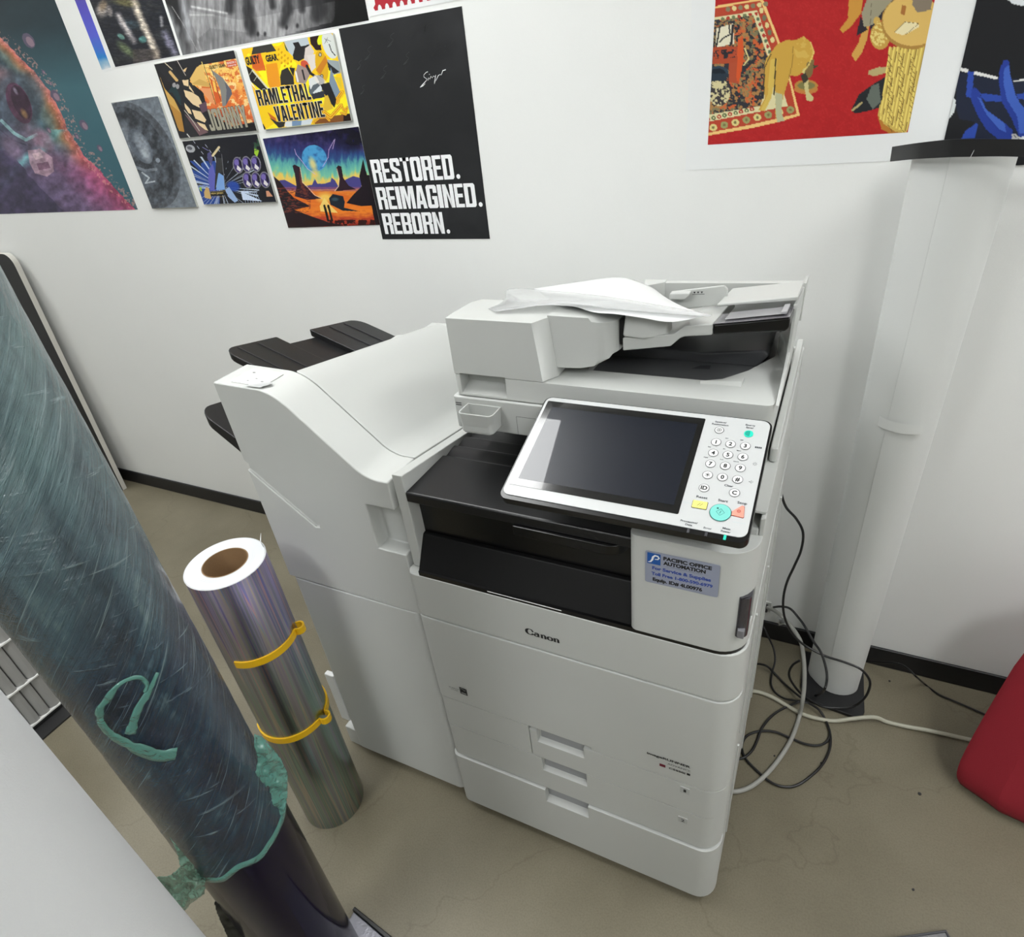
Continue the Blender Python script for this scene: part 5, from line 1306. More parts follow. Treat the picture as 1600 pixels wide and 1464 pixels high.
def paint(A):
    X, Y = A.X, A.Y; A.fill((238, 196, 36)); A.put(A.N(200, 3) > .55, (244, 226, 40)); A.poly([(330, 520), (480, 500), (530, 820), (380, 830), (330, 700)], (228, 150, 36)); A.poly([(210, 580), (330, 560), (360, 800), (240, 640)], (244, 236, 30))
    A.poly([(160, 280), (400, 235), (470, 340), (135, 390)], (58, 57, 54)); A.poly([(130, 400), (260, 370), (330, 600), (200, 610), (150, 570)], (206, 84, 44), .85)
    A.poly([(40, 520), (150, 590), (370, 850), (270, 870), (100, 730)], (44, 42, 40)); A.line([(150, 600), (360, 850)], 22, (206, 202, 180)); A.line([(100, 670), (150, 600)], 6, (190, 190, 170)); A.line([(170, 740), (210, 680)], 6, (190, 190, 170))
    A.poly([(0, 420), (40, 440), (60, 640), (200, 860), (230, 1000), (200, 1090), (90, 760)], (246, 240, 226)); A.poly([(110, 760), (200, 860), (230, 1080), (200, 1090)], (236, 186, 50))
    for i in range(14): A.ell(500 + (i % 5) * 42, 320 + (i // 5) * 70 + (i % 5) * 40, 12, 18, (206, 150, 26), 20)
    A.poly([(560, 200), (640, 360), (600, 330)], (58, 92, 80)); A.poly([(570, 200), (880, 140), (920, 260), (760, 480), (640, 360)], (178, 188, 194))
    # dark pebble, leaf and ribbon shapes in place of the figure
    A.poly([(690, 400), (720, 290), (690, 230), (770, 220), (800, 280), (920, 250), (880, 330), (850, 440), (770, 480), (700, 450)], (42, 41, 42)); A.poly([(860, 300), (930, 260), (980, 350), (900, 540), (840, 470)], (206, 196, 190)); A.ell(850, 520, 62, 48, (196, 84, 60), 55)
    A.poly([(920, 150), (1040, 120), (1080, 330), (1000, 330), (930, 240)], (46, 30, 32)); A.poly([(540, 600), (620, 560), (700, 690), (710, 790), (530, 800), (520, 690)], (52, 50, 47)); A.poly([(640, 560), (720, 570), (700, 690)], (44, 42, 40))
    A.poly([(720, 640), (760, 520), (900, 580), (930, 640), (860, 780), (740, 760)], (150, 134, 130)); A.line([(730, 620), (760, 750)], 22, (226, 222, 214)); A.line([(820, 600), (850, 720)], 24, (50, 48, 50)); A.line([(880, 540), (930, 640), (990, 680)], 36, (40, 40, 44))
    A.poly([(880, 400), (990, 380), (1000, 560), (940, 620)], (214, 206, 200)); A.ell(1060, 190, 36, 70, (214, 220, 40), 15)
    A.ell(1190, 260, 95, 190, (206, 210, 206), -18); A.poly([(1130, 450), (1330, 480), (1330, 640), (1220, 660)], (150, 160, 164)); A.line([(1180, 250), (1210, 340), (1260, 400)], 12, (36, 36, 38)); A.line([(1120, 170), (1160, 230)], 6, (50, 50, 50)); A.line([(1160, 160), (1120, 240)], 6, (50, 50, 50)); A.line([(1150, 190), (1200, 210)], 6, (50, 50, 50))
    A.poly([(1130, 450), (1190, 520), (1320, 620), (1250, 650), (1180, 600)], (46, 46, 50)); A.poly([(1200, 560), (1240, 680), (1330, 900), (1250, 980), (1180, 760)], (122, 140, 156)); A.poly([(1240, 680), (1340, 700), (1350, 860)], (218, 190, 50))
    A.ell(1080, 540, 82, 214, (214, 168, 36), -10); A.poly([(1000, 600), (1130, 400), (1160, 480), (1060, 660)], (196, 124, 40)); A.ell(1058, 390, 22, 30, (60, 56, 50)); A.ell(1058, 390, 13, 20, (190, 186, 170)); A.ell(1080, 682, 22, 30, (60, 56, 50)); A.ell(1080, 682, 13, 20, (190, 186, 170))
    A.ell(1010, 810, 96, 150, (92, 100, 108), 20); A.poly([(900, 720), (1000, 670), (1050, 760), (960, 800), (930, 860)], (210, 214, 214)); A.poly([(960, 900), (1080, 780), (1080, 880), (980, 930)], (206, 212, 216)); A.ell(1060, 740, 110, 50, (226, 216, 208), 40, 0, .6)
    A.poly([(1060, 790), (1180, 760), (1280, 1000), (1250, 1100), (1150, 990)], (36, 36, 40)); A.poly([(1120, 950), (1160, 930), (1230, 1110), (1140, 1150), (1100, 1100)], (216, 178, 56)); A.poly([(940, 920), (1110, 870), (1120, 960), (960, 990)], (50, 52, 60))
    A.poly([(220, 1100), (440, 1070), (480, 1280), (330, 1390), (250, 1290)], (240, 200, 30)); A.poly([(350, 1160), (460, 1240), (470, 1290), (400, 1260)], (190, 104, 40)); A.poly([(290, 1310), (330, 1390), (280, 1400)], (40, 38, 36)); A.poly([(480, 1290), (590, 1290), (570, 1360), (500, 1370), (380, 1240)], (50, 48, 48))
    A.poly([(590, 1290), (680, 1280), (680, 1350), (580, 1360)], (214, 218, 220)); A.poly([(680, 1280), (810, 1270), (800, 1340), (680, 1350)], (112, 138, 168)); A.poly([(810, 1270), (960, 1250), (930, 1330), (800, 1340)], (200, 208, 214))
    A.poly([(1250, 1210), (1420, 1180), (1470, 1290), (960, 1320), (1050, 1240)], (126, 78, 40)); A.put((X > 1370) & (Y > 1180), (40, 26, 24))
    for P, w_ in (([(1290, 1030), (1300, 960), (1350, 890)], 46), ([(1340, 1070), (1380, 1140), (1420, 1100), (1400, 1190), (1340, 1170)], 34), ([(1110, 1160), (1200, 1230), (1340, 1070)], 50), ([(970, 1300), (1040, 1240), (1140, 1230), (1180, 1270)], 34)):
        A.line(P, w_, (120, 50, 20)); A.line(P, w_ * .8, (240, 190, 50)); A.line(P, w_ * .22, (190, 110, 30))
F2_ = (380, 40, 8.611)
t, _ = board('art_board', 'small yellow illustrated board with large black lettering, left of the black poster', [(380, 76), (520.5, 51), (554.2, 188.6), (414.8, 202.6)], paint, F2_)
sub_text(t, [('GUILTY', (60, 480), (245, 450), (150, 405), (150, 522), .05, LK, 0), ('GEAR', (330, 450), (490, 430), (400, 386), (400, 480), .05, LK, 0),
             ('RAMLETHAL', (214, 970), (935, 890), (560, 816), (570, 1036), .0008, LK, SILE),
             ('VALENTINE', (449, 1170), (1116, 1110), (780, 1044), (790, 1258), .0008, LK, SILE)], F2_, YW - .0073)
def paint(A):
    X, Y = A.X, A.Y; A.fill((22, 23, 32)); A.put(np.clip(A.N(200) * 2 - .9, 0, 1), (36, 38, 52), .6)
    cx, cy = 640, 860
    an = np.arctan2(Y - cy, X - cx); rr = np.hypot(X - cx, Y - cy); sp = vnoise(an * 14 + 40, an * 0 + 3)
    A.put((rr < 620 * (.4 + .8 * sp)) & (rr > 40) & (X < 620) & (Y > 480), (44, 82, 170), .8); A.put((vnoise(an * 40 + 80, an * 0 + 9) > .78) & (rr < 560) & (Y > 420), (206, 222, 240), .85)
    A.ell(820, 850, 120, 90, (36, 74, 168), 20, .4, .9); A.poly([(930, 920), (1210, 930), (980, 950), (1250, 1070), (960, 1050)], (200, 214, 236)); 
    for i in range(7): A.line([(980 + i * 28, 900 + i * 6), (1000 + i * 38, 1090)], 5, (176, 196, 226))
    # a tall bluish crystal plume in place of the figure
    A.poly([(460, 600), (520, 520), (560, 700), (560, 915), (480, 915), (450, 760)], (92, 96, 180)); A.poly([(590, 640), (680, 700), (700, 900), (570, 905)], (120, 160, 216)); A.poly([(440, 370), (480, 340), (520, 440), (500, 540), (440, 450)], (76, 74, 118)); A.line([(520, 400), (610, 280)], 34, (206, 190, 150)); A.line([(370, 280), (460, 330)], 8, (120, 118, 170))
    A.poly([(570, 430), (650, 440), (680, 640), (600, 660), (560, 900), (545, 900), (560, 600)], (48, 48, 50)); A.line([(650, 380), (700, 900)], 6, (120, 122, 130))
    A.poly([(700, 900), (760, 860), (890, 1060), (840, 1090), (740, 1000)], (150, 176, 216)); A.poly([(420, 860), (460, 880), (500, 1040), (400, 1020), (390, 940)], (196, 164, 104)); A.poly([(320, 870), (350, 860), (360, 930), (330, 910)], (150, 190, 60)); A.poly([(480, 930), (700, 920), (740, 980), (490, 1000)], (26, 22, 18)); A.line([(480, 928), (700, 920)], 4, (150, 126, 70)); A.line([(500, 1010), (690, 1000)], 4, (150, 126, 70))
    A.poly([(1130, 280), (1200, 330), (1170, 420), (1130, 370)], (150, 190, 50)); A.put((A.N(60, 3, ph=4) > .55) & (X > 1010) & (X < 1230) & (Y > 130) & (Y < 330), (50, 84, 60), .8); A.ell(190, 300, 70, 55, (176, 178, 184), 20, 0, .9); A.ell(180, 290, 40, 24, (90, 92, 100), 20); A.poly([(1300, 920), (1340, 920), (1400, 1000), (1310, 1005)], (196, 140, 110))
    for i in range(7): A.line([(230 + i * 60, 180 + i * 20 + (i % 3) * 60), (260 + i * 60, 220 + i * 20 + (i % 3) * 60)], 5, (190, 196, 210))
    for x, y in ((890, 540), (1020, 530), (1150, 520), (1030, 760), (1155, 760), (1285, 755)):
        A.ell(x, y, 74, 122, (150, 150, 158), -12); A.ell(x, y, 62, 108, (62, 52, 104), -12); A.ell(x - 22, y - 40, 34, 46, (112, 98, 170), -12); A.poly([(x - 10, y), (x + 50, y + 60), (x + 30, y + 96), (x - 20, y + 60)], (214, 208, 212)); A.ell(x + 34, y - 20, 18, 60, (30, 26, 44), -12)
        A.ell(x, y, 68, 115, (120, 118, 126), -12, ring=.07)
F4 = (280, 200, 9.412)
t, _ = board('art_board', 'small dark blue board with six violet gems, under the orange and black board', [(287.6, 220.2), (402, 208.5), (436.5, 314.5), (320.9, 320)], paint, F4)
sub_text(t, [('NEW JERSEY', (500, 970), (680, 955), (590, 940), (590, 972), .02, mat('letter_gold', (196, 176, 110), .5), 0)], F4, YW - .0073)
w4 = wq((410, 216.7), (560.8, 197.7), (594.7, 350.9), (451, 355.7)); w4[0] = (w4[3][0] - .001, w4[0][1]); 
t = poster('poster', 'glossy desert fantasy print with a blue moon and rock towers, left of the black poster', 'poster', w4, group='prints on the wall', y=YW - .001)
def paint(A):
    X, Y = A.X, A.Y; n = A.N(60, 4, sx=2, sy=.6); v = Y + (n - .5) * 170 - 40 * np.cos((X - 760) / 250)
    A.C = A.ramp(v, [(120, (22, 18, 44)), (330, (40, 42, 96)), (460, (44, 78, 128)), (560, (86, 160, 160)), (670, (116, 190, 160)), (740, (226, 196, 96)), (830, (232, 184, 80)), (900, (232, 170, 70))])
    A.put(np.clip(A.N(110, 4, ph=7) * 2.4 - 1.1, 0, 1) * (Y < 420), (86, 72, 130), .6); A.put(np.clip((X - 900) / 250, 0, 1) * np.clip((440 - Y) / 160, 0, 1) * np.clip(A.N(120, 3, ph=2) * 3 - .8, 0, 1), (14, 12, 22), .85)
    A.ell(690, 480, 158, 178, (72, 150, 200), -30); A.put(np.clip(A.N(44, 4, ph=3) * 2.4 - 1, 0, 1) * (np.hypot(X - 690, Y - 480) < 165), (40, 84, 140), .8); A.ell(670, 560, 60, 130, (222, 206, 130), -20, .7, .9); A.ell(700, 700, 80, 90, (232, 196, 100), 0, .7, .9)
    for P in ([(430, 360), (450, 430), (520, 510), (600, 620), (700, 690)], [(950, 240), (880, 370), (870, 470), (800, 590)], [(960, 230), (930, 360)]): A.line(P, 8, (196, 170, 220), .8)
    A.put(Y > 760 + 40 * np.sin(X / 90) * (X > 0), (0, 0, 0), 0)
    A.poly([(230, 770), (300, 765), (440, 840), (560, 845), (660, 830), (695, 750), (730, 815), (820, 815), (900, 790), (915, 735), (960, 770), (1010, 860), (1100, 760), (1200, 715), (1300, 740), (1310, 880), (240, 900)], (70, 66, 128))
    G = Y > 900 + (A.N(70) - .5) * 30; A.C = np.where(G[:, None], A.ramp(Y + (A.N(40, 4, sx=.6, sy=2, ph=3) - .5) * 160, [(880, (226, 140, 50)), (1000, (214, 104, 36)), (1180, (232, 130, 40)), (1300, (176, 62, 40)), (1400, (110, 34, 30))]), A.C); A.put((Y > 860) & (Y < 915), (150, 80, 110), .6)
    A.ell(830, 1000, 150, 90, (240, 196, 90), 0, .7); A.poly([(820, 1000), (760, 1110), (770, 1180), (1000, 1200), (900, 1100)], (240, 214, 120), .85)
    dk = (44, 26, 38)
    A.poly([(400, 580), (430, 562), (500, 600), (530, 800), (580, 850), (680, 960), (780, 1010), (600, 1030), (430, 980), (455, 850), (430, 680)], dk); A.line([(500, 600), (535, 800), (590, 850), (700, 970), (790, 1010)], 9, (236, 196, 160), .8); A.put(A.inpoly([(490, 640), (530, 800), (600, 960), (560, 960), (500, 800)]), (120, 50, 40), .6)
    A.poly([(975, 610), (1000, 575), (1045, 590), (1070, 740), (1140, 840), (1240, 890), (960, 915), (1010, 850), (1020, 760)], dk); A.line([(985, 620), (1015, 740), (1005, 850), (960, 910)], 9, (240, 210, 180), .8)
    A.poly([(120, 690), (230, 780), (340, 920), (420, 1000), (640, 1110), (430, 1160), (640, 1240), (900, 1330), (1100, 1360), (340, 1400), (200, 1000)], (36, 22, 28)); A.put((A.N(24, 3, sx=.6, sy=2, ph=1) > .6) & (X < 640) & (Y > 850) & (Y < 1200), (120, 56, 44), .7)
    A.poly([(1330, 490), (1280, 720), (1310, 850), (1200, 960), (1110, 1070), (1300, 1110), (1480, 1100), (1380, 700)], (28, 20, 28)); A.poly([(1450, 900), (1480, 1310), (1560, 1350)], (20, 16, 20)); A.put((X > 1420 + (Y - 1000) * .2) & (Y > 700), (22, 17, 24), .95)
    A.poly([(880, 1010), (930, 950), (1070, 980), (1090, 1060), (1080, 1130), (1290, 1180), (1060, 1170), (900, 1090)], (26, 34, 44)); A.ell(960, 1020, 60, 30, (60, 90, 104), 0, .5, .7)
    for x in (820, 872): A.line([(x, 1105), (x + 20, 1180), (x + 50, 1300)], 30, (24, 16, 16)); A.ell(x, 1105, 12, 16, (20, 14, 14))
    A.put((Y > 1290) & (A.N(50, 3, ph=11) > .45), (40, 20, 20), .9)
obj('print', print_mesh(w4, paint, YW - .0018, .0010, (410, 190, 8.421), gloss=True), [], t)

# --- red print of a rug, a dog and drums
PL = wq((1079, 0), (1071, 266), (1392, 252)); x0 = PL[1][0]; zb = PL[1][1]; x1 = wq((1472, 222))[0][0] + .004
t = poster('poster', 'white-bordered red print of a rug, tan dog and drum', 'poster', [(x0, 1.86), (x1, 1.86), (x1, zb - .001), (x0, zb)], group='prints on the wall')
PR = wq((1106, 225), (1418, 208))
px0, px1, pz0 = PR[0][0], PR[1][0], (PR[0][1] + PR[1][1]) / 2
def paint(A):
    X, Y = A.X, A.Y; A.fill((172, 32, 34)); A.put(A.N(14, 3) > .62, (186, 44, 44), .5); A.put(A.N(60, 3) > .55, (160, 26, 30), .4)
    rug = [(0, 90), (610, -20), (640, 30), (780, 390), (900, 800), (975, 1100), (780, 1160), (520, 1220), (0, 1310)]
    A.poly(rug, (230, 190, 120)); A.poly([(0, 105), (600, 8), (760, 400), (880, 800), (945, 1085), (500, 1190), (0, 1285)], (176, 66, 44))
    A.poly([(0, 190), (570, 100), (700, 480), (860, 1010), (0, 1180)], (214, 206, 160)); A.poly([(0, 215), (530, 145), (670, 540), (640, 880), (600, 1010), (0, 1110)], (46, 46, 52))
    ins = A.inpoly([(0, 215), (530, 145), (670, 540), (640, 880), (600, 1010), (0, 1110)])
    A.put(ins & (A.N(34, 4, ph=1) > .52), (170, 126, 74), .95); A.put(ins & (A.N(28, 3, ph=6) > .62), (200, 96, 50), .95); A.put(ins & (A.N(30, 3, ph=9) > .64), (120, 116, 84), .9)
    A.poly([(150, 450), (380, 440), (400, 600), (140, 610)], (168, 72, 44)); A.put(A.inpoly([(160, 480), (360, 465), (370, 550), (150, 570)]) & (A.N(22, 3, ph=3) > .5), (40, 40, 46)); A.poly([(300, 600), (380, 590), (390, 800), (300, 780)], (170, 76, 48))
    A.poly([(185, 270), (340, 225), (350, 420), (170, 450)], (222, 216, 190)); A.line([(215, 250), (200, 330), (180, 440)], 16, (40, 40, 44)); A.line([(300, 240), (310, 330), (250, 360), (210, 400)], 14, (40, 40, 44)); A.line([(335, 240), (320, 420)], 22, (44, 44, 48))
    A.poly([(385, 370), (430, 355), (440, 480), (435, 580), (400, 780), (370, 770)], (204, 84, 40)); A.line([(450, 460), (490, 560), (440, 620)], 12, (214, 200, 140)); 
    # border ornaments
    for i in range(9):
        f_ = i / 8; x, y = 100 + f_ * 420 - 0, 1135 - f_ * 95; c_ = ((176, 60, 48), (96, 110, 72))[i % 2]; A.ell(x, y, 22, 20, c_); A.ell(x, y, 8, 8, (214, 206, 160))
    for i in range(6): x, y = 240 + i * 52, 182 - i * 9; A.ell(x, y, 18, 16, ((110, 120, 84), (170, 60, 48))[i % 2])
    for i in range(8): x, y = 560 + i * 18 + i * 0, 130 + i * 52; A.ell(x, y, 16, 18, ((176, 60, 48), (92, 110, 84))[i % 2])
    for i in range(8): x, y = 150 + i * 105, 1215 - i * 24; A.ell(x, y, 36, 34, ((214, 200, 130), (150, 150, 96))[i % 2]); A.ell(x, y, 14, 14, (120, 110, 70))
    for i in range(7): x, y = 290 + i * 60, 88 - i * 8; A.ell(x, y, 22, 24, ((130, 120, 92), (214, 200, 140))[i % 2])
    for i in range(5): x, y = 610 + i * 26, 100 + i * 70; A.ell(x, y, 20, 28, ((214, 200, 140), (110, 110, 84))[i % 2])
    A.ell(205, 880, 105, 130, (60, 56, 58)); A.put((np.hypot((X - 205) / 105, (Y - 880) / 130) < 1) & (A.N(22, 3, ph=2) > .5), (206, 196, 150)); A.ell(200, 690, 98, 62, (46, 64, 78), 0); A.ell(195, 690, 70, 38, (24, 32, 42)); A.poly([(120, 700), (290, 700), (270, 770), (130, 770)], (40, 52, 64))
    # dog
    tan = (196, 156, 66)
    A.ell(1035, 850, 112, 46, (188, 120, 60)); A.ell(1035, 815, 112, 55, (176, 128, 60)); A.ell(1035, 815, 84, 36, (120, 116, 70))
    A.poly([(700, 500), (760, 420), (850, 380), (930, 385), (1010, 345), (1075, 400), (1110, 500), (1100, 570), (1060, 620), (1000, 690), (950, 725), (880, 720), (830, 880), (800, 1000), (800, 1130), (740, 1120), (745, 900), (730, 760), (690, 960), (640, 1060), (580, 1050), (640, 940), (630, 700), (650, 560)], tan)
    A.poly([(700, 560), (760, 560), (740, 760), (700, 940), (640, 1060), (600, 1050), (670, 900), (680, 700)], (206, 176, 84)); A.line([(745, 560), (740, 700), (730, 900)], 12, (58, 50, 34)); A.line([(700, 520), (640, 640), (630, 940)], 9, (70, 60, 40)); A.line([(910, 440), (905, 600), (870, 740)], 7, (120, 92, 40), .7)
    A.poly([(740, 880), (810, 900), (800, 1080), (830, 1150), (760, 1165), (745, 1080)], (178, 178, 140)); A.poly([(1000, 660), (1050, 640), (1060, 880), (1105, 930), (1095, 965), (1040, 960), (1020, 840)], (196, 186, 130)); A.poly([(1040, 600), (1110, 560), (1100, 700), (1060, 750), (1020, 720)], (120, 100, 60)); A.poly([(1100, 620), (1150, 625), (1110, 660)], (70, 66, 46)); A.poly([(980, 720), (1030, 690), (1060, 760), (1010, 800)], (60, 56, 44))
    A.put(A.inpoly([(900, 400), (1010, 345), (1075, 400), (1110, 500), (960, 620)]) & (A.N(60, 3, ph=5) > .5), (206, 172, 84), .8); A.line([(1075, 400), (1110, 500), (1060, 620), (1000, 690)], 12, (226, 206, 120), .8)
    # right hand group, measured in the second crop
    A.X, A.Y = (X / 6.1 + 1090 - 1290) * 5.161, (Y / 6.1) * 5.161
    A.poly([(190, -30), (300, -30), (290, 100), (200, 220), (140, 265), (115, 235), (180, 150)], (196, 142, 60)); A.poly([(300, 200), (350, 210), (330, 330), (290, 430), (240, 495), (208, 440), (270, 340)], (200, 152, 74)); A.poly([(280, 130), (340, 240), (250, 290)], (40, 36, 44)); A.poly([(350, 150), (560, -20), (600, -20), (480, 130), (360, 250)], (38, 36, 48))
    A.poly([(290, 110), (340, -20), (560, -20), (460, 90), (380, 200), (310, 220)], (150, 144, 120)); A.line([(370, 30), (360, 200)], 5, (110, 104, 84)); A.ell(415, 170, 28, 34, (196, 160, 80)); 
    A.ell(440, 290, 80, 110, (190, 150, 70), 0); A.put((np.hypot((A.X - 430) / 70, (A.Y - 270) / 100) < 1) & (A.N(16, 2) > .5), (220, 200, 120))
    A.poly([(510, 380), (800, 360), (780, 700), (650, 1075), (520, 1070), (440, 1000), (420, 930), (490, 600)], (196, 168, 84)); A.poly([(415, 920), (470, 1000), (560, 1060), (650, 1075), (520, 1078), (450, 1040)], (176, 116, 46))
    for i in range(9): A.line([(520 + i * 32, 380), (440 + i * 26, 960 + i * 14)], 12, (226, 206, 110)); A.line([(545 + i * 32, 380), (462 + i * 26, 960 + i * 14)], 4, (110, 84, 40))
    for i in range(12):
        for j in range(3): A.line([(500 + j * 90, 430 + i * 52), (545 + j * 90 - 8, 490 + i * 52)], 5, (110, 84, 38))
    A.ell(690, 180, 242, 218, (168, 128, 62), 0); A.ell(700, 165, 238, 205, (212, 176, 98), 0); A.poly([(700, -20), (860, -20), (850, 80), (740, 100), (700, 40)], (128, 116, 100)); A.poly([(620, 40), (650, 50), (640, 125), (600, 110)], (160, 104, 50)); A.poly([(550, 260), (610, 200), (650, 175), (750, 185), (755, 215), (680, 260), (620, 285)], (226, 214, 170)); A.line([(555, 262), (640, 178), (752, 190), (650, 275)], 4, (110, 90, 60))
    A.poly([(345, 570), (430, 540), (490, 540), (480, 590), (390, 615), (345, 600)], (176, 160, 110)); A.poly([(480, 620), (380, 680), (270, 760), (205, 890), (240, 915), (320, 900), (430, 870), (455, 800)], (34, 36, 40)); A.poly([(370, 690), (430, 670), (445, 820), (380, 880), (330, 800)], (96, 104, 96)); A.line([(215, 890), (290, 830)], 16, (176, 160, 110))
me = print_mesh([(px0, 1.82), (px1, 1.82), (px1, pz0), (px0, pz0)], paint, YW - .0009, .0014, (1090, 0, 6.1))
obj('print', me, [], t)

# --- blue and black print and its black bottom rail, which bends out over the rolled sheet
bl = wq((1475, 218)); xb0 = bl[0][0]
t = poster('poster', 'black and blue print with cobalt flame-like shapes at the top right corner', 'poster', [(xb0, 1.86), (xb0 + .62, 1.86), (xb0 + .62, 1.34), (xb0, 1.34)], group='prints on the wall', y=YW - .0015)
def paint(A):
    X, Y = A.X, A.Y; A.fill((26, 27, 30))
    A.poly([(1450, -20), (1700, -20), (1700, 90), (1600, 50), (1500, 30)], (214, 218, 222)); A.poly([(1010, 760), (1050, 810), (1040, 900), (965, 990), (900, 1010), (900, 760)], (206, 212, 212))
    A.poly([(1060, 580), (1400, 630), (1700, 640), (1700, 1150), (1120, 1150), (1200, 980), (1080, 960), (1050, 860)], (30, 36, 54)); A.poly([(1085, 545), (1148, 556), (1142, 585), (1080, 570)], (222, 222, 218)); A.poly([(1197, 572), (1390, 622), (1385, 642), (1197, 600)], (222, 222, 218)); A.poly([(1510, 650), (1600, 635), (1700, 640), (1700, 655), (1600, 650), (1512, 660)], (222, 222, 218))
    bA, bB, bC = (44, 72, 160), (36, 58, 142), (62, 94, 180)
    A.poly([(1148, 575), (1195, 580), (1180, 790), (1130, 780)], bA); A.poly([(1240, 750), (1420, 770), (1440, 820), (1280, 815)], bA); A.poly([(1540, 760), (1640, 740), (1640, 800), (1550, 800)], bA)
    A.poly([(1400, 560), (1440, 480), (1478, 490), (1490, 620), (1540, 790), (1640, 930), (1700, 980), (1700, 1130), (1560, 1100), (1500, 960), (1420, 820), (1395, 660)], bB); A.poly([(1435, 560), (1475, 520), (1490, 620), (1540, 790), (1640, 930), (1620, 1080), (1560, 1070), (1545, 940), (1460, 800), (1435, 680)], bC)
    A.poly([(1175, 720), (1200, 702), (1235, 730), (1290, 880), (1440, 990), (1510, 1050), (1500, 1130), (1400, 1130), (1290, 1040), (1220, 920), (1170, 800)], bB); A.poly([(1225, 780), (1245, 790), (1300, 890), (1440, 990), (1455, 1070), (1400, 1040), (1300, 930)], bC)
    A.poly([(1228, 985), (1205, 1115), (1095, 1115), (1130, 1050)], bA); A.poly([(1500, 1080), (1530, 1080), (1620, 1150), (1500, 1150)], (176, 176, 176)); A.line([(1510, 1085), (1590, 1150)], 5, (60, 60, 60)); A.poly([(1560, 1110), (1620, 1090), (1640, 1150)], (214, 218, 220))
obj('print', print_mesh([(xb0, 1.86), (xb0 + .62, 1.86), (xb0 + .62, 1.34), (xb0, 1.34)], paint, YW - .0023, .0016, (1290, 0, 5.161)), [], t)
railP = [((1394, 229.5), (1390.5, 252.5), .745), ((1430, 224), (1432, 248.5), .680), ((1468, 219.5), (1470, 246.5), .648), ((1490, 217.8), (1490, 245.5), .638), ((1522, 217.0), (1519, 245), .632), ((1560, 217.4), (1557, 244.5), .632), ((1600, 218), (1597, 245.2), .634), ((1660, 219.5), (1657, 247), .650), ((1760, 225), (1757, 252), .72)]
F_t = smoothpath([at(*a, 'y', y) for a, c, y in railP], 4); F_b = smoothpath([at(*c, 'y', y) for a, c, y in railP], 4); n = len(F_t); b = MB()
back = lambda p: p + Vector((0.0006, .0022, 0))
b.add([v for a, c in zip(F_t, F_b) for v in (a, c, back(a), back(c))], [f for i in range(n - 1) for f in ((4 * i, 4 * i + 1, 4 * i + 5, 4 * i + 4), (4 * i + 2, 4 * i + 6, 4 * i + 7, 4 * i + 3), (4 * i, 4 * i + 4, 4 * i + 6, 4 * i + 2), (4 * i + 1, 4 * i + 3, 4 * i + 7, 4 * i + 5))] + [(0, 2, 3, 1), (4 * n - 4, 4 * n - 3, 4 * n - 1, 4 * n - 2)])
o = obj('poster_rail', b, [mat('rail_black', (20, 20, 22), .35)], loc=(1.0, .70, 1.37)); tag(o, 'long black strip below the blue and black print, bent out over the white rolled sheet', 'poster rail')
ms = MB(); p = at(1521, 236, 'y', .6305); ms.add([p, p + Vector((.001, 0, .002)), p + Vector((-.0015, 0, -.009)), p + Vector((-.003, 0, -.012))], [(0, 1, 2, 3)])
obj('scratch', ms, [MATS['poster_white']], o)
# ------------------------------------------------------------------ details of the rolled sheet: overlapping edge, tape, base pad
def onseam(px, py, y): return at(px, py, 'y', y)
L_ = [(1489.5, 262), (1462, 375), (1436, 480), (1409, 590), (1385, 686)]
L2_ = [(1379, 718), (1345, 850), (1312, 960), (1294, 1023), (1280, 1085)]
def flap(pts, name):
    b = MB(); vs = []
    for x, y in pts:
        p = at(x, y, 'y', .657); p2 = at(x + 5, y, 'y', .6555)
        vs += [p, p + Vector((.0002, .003, 0)), p2]
    b.add(vs, [f for i in range(len(pts) - 1) for f in ((3 * i, 3 * i + 2, 3 * i + 5, 3 * i + 3), (3 * i, 3 * i + 3, 3 * i + 4, 3 * i + 1))])
    return solid(obj(name, b, [cw], cr_), .0008)
pad = MB(); A_ = [at(1243, 1040, 'z', .004), at(1258, 1108, 'z', .004), at(1340, 1121, 'z', .004), at(1341, 1095, 'z', .004)]
pa = [(.742, .665), (.755, .622), (.895, .606), (.905, .632), (.90, .80), (.74, .80)]
obj('base_pad', MB().prism(pa, 0, .011, 'z'), [bb], cr_, bevel=.002)
obj('tape', MB().lathe(.834, .715, [(.0625, .862), (.0627, .885)], 24, a0=math.radians(215), a1=math.radians(300)), [mat('clear_tape', (214, 216, 214), .25)], cr_)

# ------------------------------------------------------------------ cables at the back right of the copier
def zA(x, y): return (1120 + x / 2.615, 740 + y / 2.615)
cab = mat('cable_black', (20, 20, 21), .4); cabg = mat('cable_grey', (150, 150, 144), .5); cabw = mat('cable_ivory', (176, 174, 158), .5)
def cable(name, label, pts, y0, y1, r, m, cat='cable', floor_from=None):
    """pts in the crop frame; depth runs from y0 to y1 unless the point already meets the floor"""
    out = []; n = len(pts)
    for i, (a, b) in enumerate(pts):
        px, py = zA(a, b); y = y0 + (y1 - y0) * i / (n - 1)
        p = at(px, py, 'y', y)
        if p.z < r or (floor_from is not None and i >= floor_from): p = at(px, py, 'z', r + .0015 + .0008 * (i % 3))
        if .72 < p.x < .93 and p.y > .585 and p.z < .0125 + r: p.z = .0125 + r
        out.append(p)
    P = smoothpath(out, 7)
    o = obj(name, MB().tube(P, r, 10), [m], loc=tuple(out[n // 2])); tag(o, label, cat, 'cables behind the copier')
    return o, out
